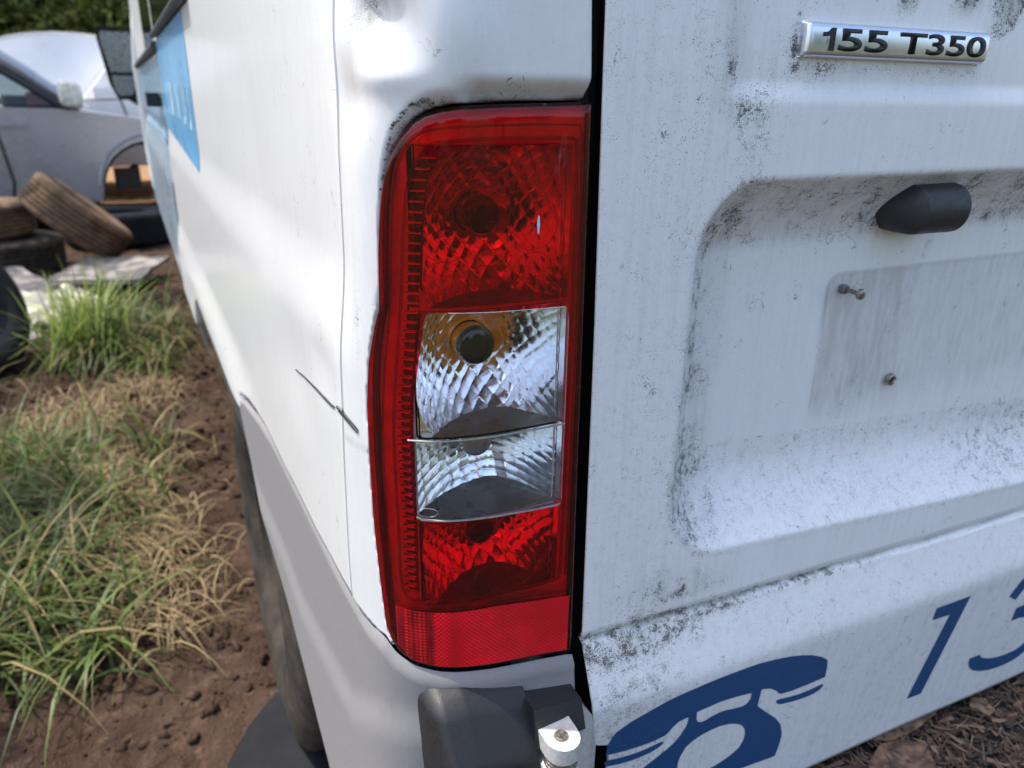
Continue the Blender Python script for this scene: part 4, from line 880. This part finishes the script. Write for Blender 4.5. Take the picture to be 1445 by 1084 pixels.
# clods on the bare strip
V, F, o = [], [], 0
bmp = bmesh.new(); bmesh.ops.create_icosphere(bmp, subdivisions=1, radius=1); iv = np.array([v.co[:] for v in bmp.verts]); jf = np.array([[v.index for v in f.verts] for f in bmp.faces]); bmp.free()
for k in range(3600):
    x, y = rng.uniform(-.6, .14), rng.uniform(.75, 3.6); r = .002 + .012 * rng.random() ** 5
    V.append(iv * r * rng.uniform(.5, 1.3, 3) * (1 + .25 * rng.standard_normal((12, 1))) + (x, y, ground_h(x, y) + r * .25)); F.append(jf + o); o += 12
tag(np_mesh('soil_clods', np.vstack(V), np.vstack(F), M['dirt'], None, False), 'small crumbs and clods of red brown soil', 'soil', None, 'stuff')

# needles and litter on the step
n = 5200; pts = np.c_[rng.uniform(.44, 1.0, n), rng.uniform(-.19, .012, n)]
keep = rng.uniform(0, 1, n) < np.clip(1.25 - 5.0 * np.abs(pts[:, 1] + .015) - 3.0 * np.clip(pts[:, 0] - .70, 0, 1) * (pts[:, 1] < -.03) + .8 * vnoise(pts[:, 0], pts[:, 1], 18, 2), .06, 1)
pts = np.c_[pts[keep], np.full(keep.sum(), .412) + rng.uniform(0, .010, keep.sum())]; n = len(pts)
mixv = rng.uniform(0, 1, (n, 1)); c_ = (1 - mixv) * np.array([[.07, .042, .032]]) + mixv ** 1.6 * np.array([[.30, .20, .13]])
blades('dry_needles', pts, np.where(rng.uniform(0, 1, n) < .3, rng.uniform(.004, .009, n), rng.uniform(.010, .030, n)), np.where(rng.uniform(0, 1, n) < .3, rng.uniform(.003, .006, n), rng.uniform(.0009, .0020, n)), c_, rng.uniform(1.30, 1.72, n), M['straw'], 2, straight=True, label='brown dry needles and leaf crumbs piled on the black rear step')
def chip(name, pts, z, mat, label, group, thick=.004, seed=0, curl=.006):
    bm = bmesh.new(); prism(bm, [(x, y, z) for x, y in pts], (0, 0, thick)); bmesh.ops.triangulate(bm, faces=bm.faces); bmesh.ops.subdivide_edges(bm, edges=bm.edges, cuts=3, use_grid_fill=True)
    cx = sum(p[0] for p in pts) / len(pts); cy = sum(p[1] for p in pts) / len(pts)
    for v in bm.verts: v.co.z += .0022 * noise.noise(Vector((v.co.x * 70, v.co.y * 70, seed))) + curl * ((v.co.x - cx) * 18) ** 2 * .3; v.co.x += .0015 * noise.noise(v.co * 120)
    return tag(bm_obj(name, bm, mat, None, False), label, 'bark' if 'bark' in name else 'leaf', group)
chip('bark_piece', [(.565, -.030), (.580, -.016), (.610, -.004), (.640, -.010), (.652, -.026), (.640, -.046), (.615, -.060), (.585, -.055)], .416, M['bark_chip'], 'largest flat brown bark piece on the step below the digit one', None, .006, 1, 0)
chip('bark_piece', [(.528, -.012), (.545, -.004), (.560, -.010), (.556, -.024), (.536, -.028)], .415, M['bark_chip'], 'small brown bark fragment left of the largest bark piece', None, .005, 2, 0)
chip('dry_leaf', [(.600, .006), (.635, .010), (.680, .012), (.712, .006), (.700, .000), (.660, -.006), (.625, -.006)], .421, M['leaf_dry'], 'long tan dry leaf tucked against the bottom edge of the door', None, .0015, 3, .002)
chip('dry_leaf', [(.745, -.008), (.760, -.001), (.772, -.008), (.766, -.024), (.752, -.026)], .420, M['leaf_dry'], 'short curled brown leaf on the needles below the digit three', None, .0015, 4, .01)

# rubber sheet under the wheel
bm = bmesh.new(); prism(bm, [(-.03, .50, .030), (-.012, .63, .030), (.030, .70, .030), (.080, .755, .030), (.115, .765, .030), (.30, .74, .030), (.40, .5, .030)], (0, 0, .012)); tag(bm_obj('rubber_sheet', bm, M['mat_rubber'], None, True, .004), 'dark grey rubber sheet lying on the dirt below the rear wheel', 'rubber sheet')

# tyres
def tyre(label, loc, axis, rad, width, mat, group=None, rim=.2):
    e = empty('tyre', loc, label, 'tyre', group)
    ax = Vector(axis).normalized(); q = Vector((1, 0, 0)).rotation_difference(ax); e.rotation_mode = 'QUATERNION'; e.rotation_quaternion = q
    bm = tyre_bm(rad, width, rim, 6, 56, .014); o = bm_obj('tread', bm, mat); o.parent = e; return e
vd = Vector((-.10, .98, -.13)).normalized(); e1 = Vector((.905, -.41, 0)) * math.cos(R(36)) + Vector((0, 0, -1)) * math.sin(R(36)); ax = e1.cross(vd)
ax = ax * (1 if ax.z > 0 else -1)
G = 'dumped tyres behind the grass'
tyre('brown dusty tyre leaning at a slant against the tyre pile', (-.385, 4.80, .325), (ax + Vector((0, -.10, 0))), .30, .205, M['tyre_brown'], G)
tyre('bottom tyre of the pile beneath the leaning tyre', (-.86, 5.02, .105), (0.03, 0.02, 1), .36, .20, M['tyre_dark'], G)
tyre('upper tyre lying flat on the pile beneath the leaning tyre', (-.98, 5.05, .305), (-.03, 0.02, 1), .35, .19, M['tyre_brown'], G)
tyre('flat black tyre lying beneath the sill of the silver car', (-.20, 5.75, .12), (0, 0.03, 1), .36, .22, M['tyre_black'], G)
tyre('black tyre standing upright beside the cream sheet', (-.765, 2.98, .27), (.78, -.50, .45), .31, .21, M['tyre_black'], G)

# cream sheet and boards
def sheet(name, cx, cy, lx, ly, rot, z, amp, mat, label, cat, seed, thick=.004, nx=26, ny=20, tilt=(0, 0)):
    X, Y = np.meshgrid(np.linspace(-1, 1, nx), np.linspace(-1, 1, ny), indexing='ij'); ed = 1 + .12 * vnoise(X, Y, 2.3, seed)
    px = X * lx / 2 * ed; py = Y * ly / 2 * ed; h = amp * np.abs(vnoise(px, py, 9, seed)) + amp * .25 * vnoise(px, py, 24, seed + 3); c, s_ = math.cos(rot), math.sin(rot)
    P = np.stack([cx + c * px - s_ * py, cy + s_ * px + c * py, z + h + px * tilt[0] + py * tilt[1]], -1); P2 = P.copy(); P2[..., 2] -= thick
    v1, f1 = grid_arr(P); v2, f2 = grid_arr(P2); n = len(v1); idx = np.arange(nx * ny).reshape(nx, ny); rim = np.r_[idx[:, 0], idx[-1, 1:], idx[-2::-1, -1], idx[0, -2:0:-1]]
    fr = np.stack([rim, np.roll(rim, -1), np.roll(rim, -1) + n, rim + n], -1)
    return tag(np_mesh(name, np.vstack([v1, v2]), np.vstack([f1, f2[:, ::-1] + n, fr]), mat), label, cat)
sheet('cream_sheet', -.47, 3.78, .36, .62, .3, .04, .10, M['cream'], 'crumpled cream plastic sheet lying behind the grass tuft', 'plastic sheet', 2.0)
sheet('board', -.24, 4.35, .46, .50, -.35, .10, .012, M['board'], 'grey weathered board tilted behind the grass in front of the leaning tyre', 'board', 5.0, .02, 12, 10, (.0, .05))
sheet('board', -.72, 4.30, .36, .55, .5, .07, .015, M['board'], 'grey weathered board beside the bottom of the tyre pile', 'board', 7.0, .02, 12, 10, (-.1, .1))
sheet('board', -.62, 3.45, .20, .35, .2, .03, .01, M['board'], 'small grey board lying in front of the cream sheet', 'board', 9.0, .015, 10, 10)

# ------------------------------------------------------------------ cars beyond
def car(name, label, origin, ang, paint, front_wheel=True, flip=False):
    """u runs along the car towards its nose, v across (0 is the near side), w up"""
    e = empty(name, origin, label, 'car'); e.rotation_euler = (0, 0, ang); return e
def extr(name, prof, v0, v1, mat, parent, bevel=.03, seg=3, top_in=0.0, z_in=.95):
    bm = bmesh.new(); prism(bm, [(u_, v0, w_) for u_, w_ in prof], (0, v1 - v0, 0))
    if top_in:
        for v in bm.verts:
            if v.co.z > z_in: t = (v.co.z - z_in) * top_in; v.co.y += t if v.co.y < (v0 + v1) / 2 else -t
    return local(bm_obj(name, bm, mat, parent, True, bevel, seg))
ax_u = Vector((.905, -.426, 0)); ang = R(8)
# silver hatch: origin on the ground under the front hub, near side
sc_ = empty('silver_car', (.09, 6.40, -.06), 'silver grey car with no front wheel behind the dumped tyres', 'car'); sc_.rotation_euler = (0, 0, ang)
arch = [(.38 * math.cos(t), .36 + .36 * math.sin(t)) for t in np.linspace(0, math.pi, 14)]
lower = [(.62, .34), (.70, .60), (.62, .74), (.30, .82), (-.30, .915), (-.62, .955), (-2.9, 1.00), (-3.3, .85), (-3.35, .45), (-2.98, .34)] + [(-2.62 - .36 * math.cos(t), .36 + .34 * math.sin(t)) for t in np.linspace(0, math.pi, 12)] + [(-2.2, .30), (-.40, .28)] + arch[::-1]
extr('body', lower, 0, 1.72, M['silver'], sc_, .035, 3)
tl = np.linspace(.05, math.pi - .05, 20); V, F = grid_arr(np.stack([np.stack([.362 * np.cos(tl), 0 * tl + v_, .355 + .342 * np.sin(tl)], -1) for v_ in (.02, .9, 1.70)], 1)); local(np_mesh('arch_liner', V, F, M['void_black'], sc_))
bm = bmesh.new(); tube(bm, [(-.17, .25, .42), (-.1, .6, .44), (.0, 1.0, .44)], .03, 8); local(bm_obj('suspension_arm', bm, M['rust'], sc_, True))
bm = bmesh.new(); box(bm, -.26, -.08, .2, .3, .34, .50); local(bm_obj('brake_caliper', bm, M['rust'], sc_, True, .02))
extr('sill', [(-2.2, .30), (-.42, .28), (-.42, .18), (-2.2, .20)], .03, 1.69, M['car_black'], sc_, .01)
# crease where the wing swells over the arch
bm = bmesh.new(); pts = [(.40 * math.cos(t), -.004, .37 + .40 * math.sin(t)) for t in np.linspace(.1, math.pi - .05, 20)]; tube(bm, pts, .012, 8); local(bm_obj('arch_lip', bm, M['silver'], sc_, True))
# roof and glass
def post(name, pts, r, mat): 
    bm = bmesh.new(); tube(bm, pts, r, 8); return local(bm_obj(name, bm, mat, sc_, True))
post('windscreen_pillar', [(-.44, .05, .955), (-.76, .16, 1.215), (-1.06, .25, 1.43)], .045, M['silver']); post('windscreen_pillar', [(-.36, 1.67, .955), (-.70, 1.56, 1.20), (-1.04, 1.47, 1.40)], .045, M['silver'])
post('window_frame', [(-.53, .04, .955), (-.84, .15, 1.18), (-1.12, .235, 1.37), (-2.0, .24, 1.42)], .030, M['car_black'])
extr('roof', [(-1.0, 1.42), (-1.0, 1.46), (-1.8, 1.52), (-2.7, 1.46), (-2.7, 1.42)], .25, 1.47, M['silver'], sc_, .02)
local(mesh('windscreen', [(-.36, .12, .96), (-.36, 1.60, .96), (-1.04, 1.46, 1.41), (-1.04, .27, 1.41)], [(0, 1, 2, 3)], M['window'], sc_, False))
local(mesh('side_glass', [(-.55, .05, .97), (-1.75, .05, .99), (-1.75, .24, 1.42), (-1.12, .235, 1.37), (-.84, .155, 1.18)], [(0, 1, 2, 3, 4)], M['window'], sc_, False))
local(mesh('side_glass', [(-.47, 1.67, .97), (-1.75, 1.67, .99), (-1.75, 1.48, 1.40), (-1.10, 1.485, 1.345), (-.78, 1.565, 1.165)], [(0, 1, 2, 3, 4)], M['window'], sc_, False))
bm = bmesh.new(); box(bm, -.90, -.56, .3, 1.5, .93, 1.03); local(bm_obj('dashboard', bm, M['car_black'], sc_, True, .03))
bm = bmesh.new(); box(bm, -.76, -.56, .15, .3, .97, 1.06); local(bm_obj('red_cloth', bm, M['seat_red'], sc_, True, .03))
bm = bmesh.new(); tube(bm, [(-.98, -.004, .30), (-.95, -.004, .45), (-.99, -.004, .80), (-1.03, -.004, .98)], .010, 6); local(bm_obj('door_seam', bm, M['car_black'], sc_, True))
bm = bmesh.new(); box(bm, -.98, -.80, -.03, .01, .835, .865); local(bm_obj('door_handle', bm, M['silver'], sc_, True, .01))
bm = bmesh.new(); bmesh.ops.create_uvsphere(bm, u_segments=20, v_segments=12, radius=1)
for v in bm.verts: q_ = [math.copysign(abs(k_) ** .55, k_) for k_ in v.co]; v.co = Vector((-.50 + q_[0] * .078, -.11 + q_[1] * .06, 1.050 + q_[2] * .090 - q_[0] * .01))
mr2 = local(bm_obj('door_mirror', bm, M['mirror_back'], sc_, True))
bm = bmesh.new(); tube(bm, [(-.51, -.05, .985), (-.52, .04, .965)], .03, 8); local(bm_obj('mirror_foot', bm, M['car_black'], sc_, True))
extr('rear_wheel', [(-2.62 + .31 * math.cos(t), .31 + .31 * math.sin(t)) for t in np.linspace(0, 2 * math.pi, 28)[:-1]], .02, .22, M['tyre_black'], sc_, .02)

# white car behind, bonnet up
wc = empty('white_car', (-.12, 8.3, 0), 'white car parked behind the silver car with its bonnet raised', 'car'); wc.rotation_euler = (0, 0, ang)
extr('body', [(-1.2, .30), (-1.25, .62), (-1.1, .80), (-.2, .92), (2.6, .98), (2.9, .8), (2.9, .35), (-.55, .30)], 0, 1.7, M['car_white'], wc, .05)
bm = bmesh.new()
nu, nv = 14, 12; Pb = np.zeros((nu, nv, 3))
for i in range(nu):
    for j in range(nv):
        t = i / (nu - 1); q = j / (nv - 1); wdt = 1.42 - .12 * t
        Pb[i, j] = (-.32 - .62 * t + .10 * math.sin(q * math.pi) * t, .14 + q * wdt + .06 * t, .95 + .56 * t - .05 * (2 * q - 1) ** 4 - .16 * (abs(2 * q - 1) ** 3) * t * .3 + .04 * math.sin(math.pi * t))
bm.free()
V, F = grid_arr(Pb)
# the raised panel, seen from its outside: wide, curved along its top edge
Pn = np.zeros((20, 14, 3))
for i in range(20):
    for j in range(14):
        u_ = i / 19; t = j / 13
        topz = 1.53 - .10 * (2 * u_ - 1) ** 2 - .05 * abs(2 * u_ - 1) ** 6; xl_, xr_ = -1.02, -.10 + .20 * t
        wrap = max(0, (u_ - .8) / .2)
        Pn[i, j] = (xl_ + (xr_ - xl_) * min(1, u_ / .8) + .05 * wrap, .30 + .15 * t - .05 * math.sin(math.pi * u_) + .55 * wrap ** 1.3, .93 + (topz - .93) * t)
P2 = Pn.copy(); P2[..., 1] += .03
V1, F1 = grid_arr(Pn); V2, F2 = grid_arr(P2); idx = np.arange(280).reshape(20, 14); rim = np.r_[idx[:, 0], idx[-1, 1:], idx[-2::-1, -1], idx[0, -2:0:-1]]
local(np_mesh('bonnet', np.vstack([V1, V2]), np.vstack([F1, F2[:, ::-1] + 280, np.stack([rim, np.roll(rim, -1), np.roll(rim, -1) + 280, rim + 280], -1)]), M['car_white'], wc))
extr('cabin', [(-.28, .93), (-.02, 1.22), (.15, 1.38), (1.9, 1.42), (2.5, .98)], .14, 1.56, M['car_white'], wc, .04, 3)
extr('side_window', [(.02, .98), (.22, 1.30), (.75, 1.33), (.78, .98)], .10, .16, M['dark_glass'], wc, .01)
bm = bmesh.new(); box(bm, -.20, -.02, -.02, .10, .94, 1.03); local(bm_obj('door_mirror', bm, M['car_white'], wc, True, .025))
bm = bmesh.new(); tube(bm, [(.02, -.004, .95), (.06, -.004, .80), (.16, -.004, .5)], .008, 6); local(bm_obj('door_seam', bm, M['car_black'], wc, True))
bm = bmesh.new(); box(bm, .55, .72, -.02, .02, .86, .89); local(bm_obj('door_handle', bm, M['car_white'], wc, True, .008))
for u_ in (-.60, 2.0):
    extr('wheel', [(u_ + .31 * math.cos(t), .31 + .31 * math.sin(t)) for t in np.linspace(0, 2 * math.pi, 28)[:-1]], -.01, .2, M['tyre_black'], wc, .02)

# ------------------------------------------------------------------ trees
def tree(label, loc, crown_c, crown_r, nleaf, leaf=.10, trunk_r=.14, seed=0, cols=((.030, .055, .014), (.11, .155, .040)), group='trees round the yard', clumps=26):
    r_ = np.random.default_rng(seed); e = empty('tree', loc, label, 'tree', group)
    cx, cy, cz = crown_c; rx, ry, rz = crown_r
    bm = bmesh.new(); top = Vector((cx * .5, cy * .5, cz))
    tube(bm, [(0, 0, -.1), (.05, .02, cz * .35), tuple(top * .75), tuple(top)], [trunk_r, trunk_r * .8, trunk_r * .5, trunk_r * .25], 10)
    cc = []
    for k in range(clumps):
        d = r_.normal(size=3); d /= np.linalg.norm(d); q = d * r_.uniform(.35, 1.0); c = np.array([cx + q[0] * rx, cy + q[1] * ry, cz + q[2] * rz]); cc.append(c)
        if k % 3 == 0: tube(bm, [(top.x * .7, top.y * .7, cz * .7), tuple((np.array([top.x * .7, top.y * .7, cz * .7]) + c) / 2 + (0, 0, .1)), tuple(c)], [trunk_r * .35, trunk_r * .2, trunk_r * .08], 6)
    o = bm_obj('trunk', bm, M['bark']); o.parent = e
    cc = np.array(cc); ci = r_.integers(0, clumps, nleaf); sz = r_.uniform(.16, .34, clumps)[ci] * min(rx, ry, rz)
    pos = cc[ci] + r_.normal(size=(nleaf, 3)) * sz[:, None] * .8
    a = r_.normal(size=(nleaf, 3)); a /= np.linalg.norm(a, axis=1)[:, None]; b = np.cross(a, r_.normal(size=(nleaf, 3))); b /= np.linalg.norm(b, axis=1)[:, None]
    L = leaf * r_.uniform(.6, 1.3, (nleaf, 1)); V = np.stack([pos - a * L, pos + b * L * .42, pos + a * L, pos - b * L * .42], 1).reshape(-1, 3)
    F = np.arange(nleaf * 4).reshape(-1, 4); m_ = np.clip(r_.uniform(0, 1, nleaf) * .6 + r_.uniform(0, 1, clumps)[ci] * .4, 0, 1)[:, None]
    C = (1 - m_) * np.array([cols[0]]) + m_ * np.array([cols[1]])
    o = np_mesh('crown', V, F, M['leaf'], None, False, {'tint': np.repeat(C, 4, 0)}); o.parent = e; return e
bgc = ((.030, .050, .014), (.20, .25, .065))
tree('dense olive green tree behind the raised bonnet', (-2.0, 15.5, 0), (0, 0, 2.4), (1.7, 1.5, 2.3), 17000, .085, .16, 11, bgc)
tree('tall dark green tree directly beyond the wing mirror', (-.3, 16.5, 0), (0, 0, 2.6), (1.5, 1.5, 2.5), 17000, .085, .18, 12, bgc)
tree('yellowish leafy tree at the top left corner behind the silver car', (-4.2, 16.0, 0), (0, 0, 2.6), (1.8, 1.5, 2.6), 17000, .09, .16, 13, ((.04, .06, .016), (.30, .32, .09)))
tree('shaded back tree in the gap between two yard trees', (-1.1, 20.0, 0), (0, 0, 3.2), (3.2, 1.5, 3.2), 15000, .12, .2, 14, bgc)
tree('far dark tree rising at the left behind the others', (-5.6, 21.0, 0), (0, 0, 3.4), (3.2, 1.5, 3.4), 15000, .12, .2, 15, bgc)
# shade trees to the left of the van, out of the picture
tree('broad shade tree standing left of the grass out of view', (-3.6, 2.2, 0), (1.45, .3, 3.0), (.78, 2.7, .45), 5500, .11, .16, 21, group='shade trees left of the van')
tree('second shade tree farther along the left of the yard', (-3.8, 6.4, 0), (1.1, 0, 4.6), (1.5, 2.2, 1.0), 2600, .11, .2, 22, group='shade trees left of the van')
# yard behind the photographer (seen only as reflections)
for i, (x, y, h) in enumerate(((-7, -13, 3.4), (-1.5, -16, 3.6), (5.5, -15, 3.4), (12, -12, 3.6))):
    tree(['leafy tree behind the van at the yard edge', 'tallest tree behind the van at the yard edge', 'rounded tree behind the van facing its rear door', 'dark tree behind the van at the far right'][i], (x, y, 0), (0, 0, h * .6), (2.6, 1.8, h * .5), 3500, .22, .2, 30 + i, group='trees behind the van')
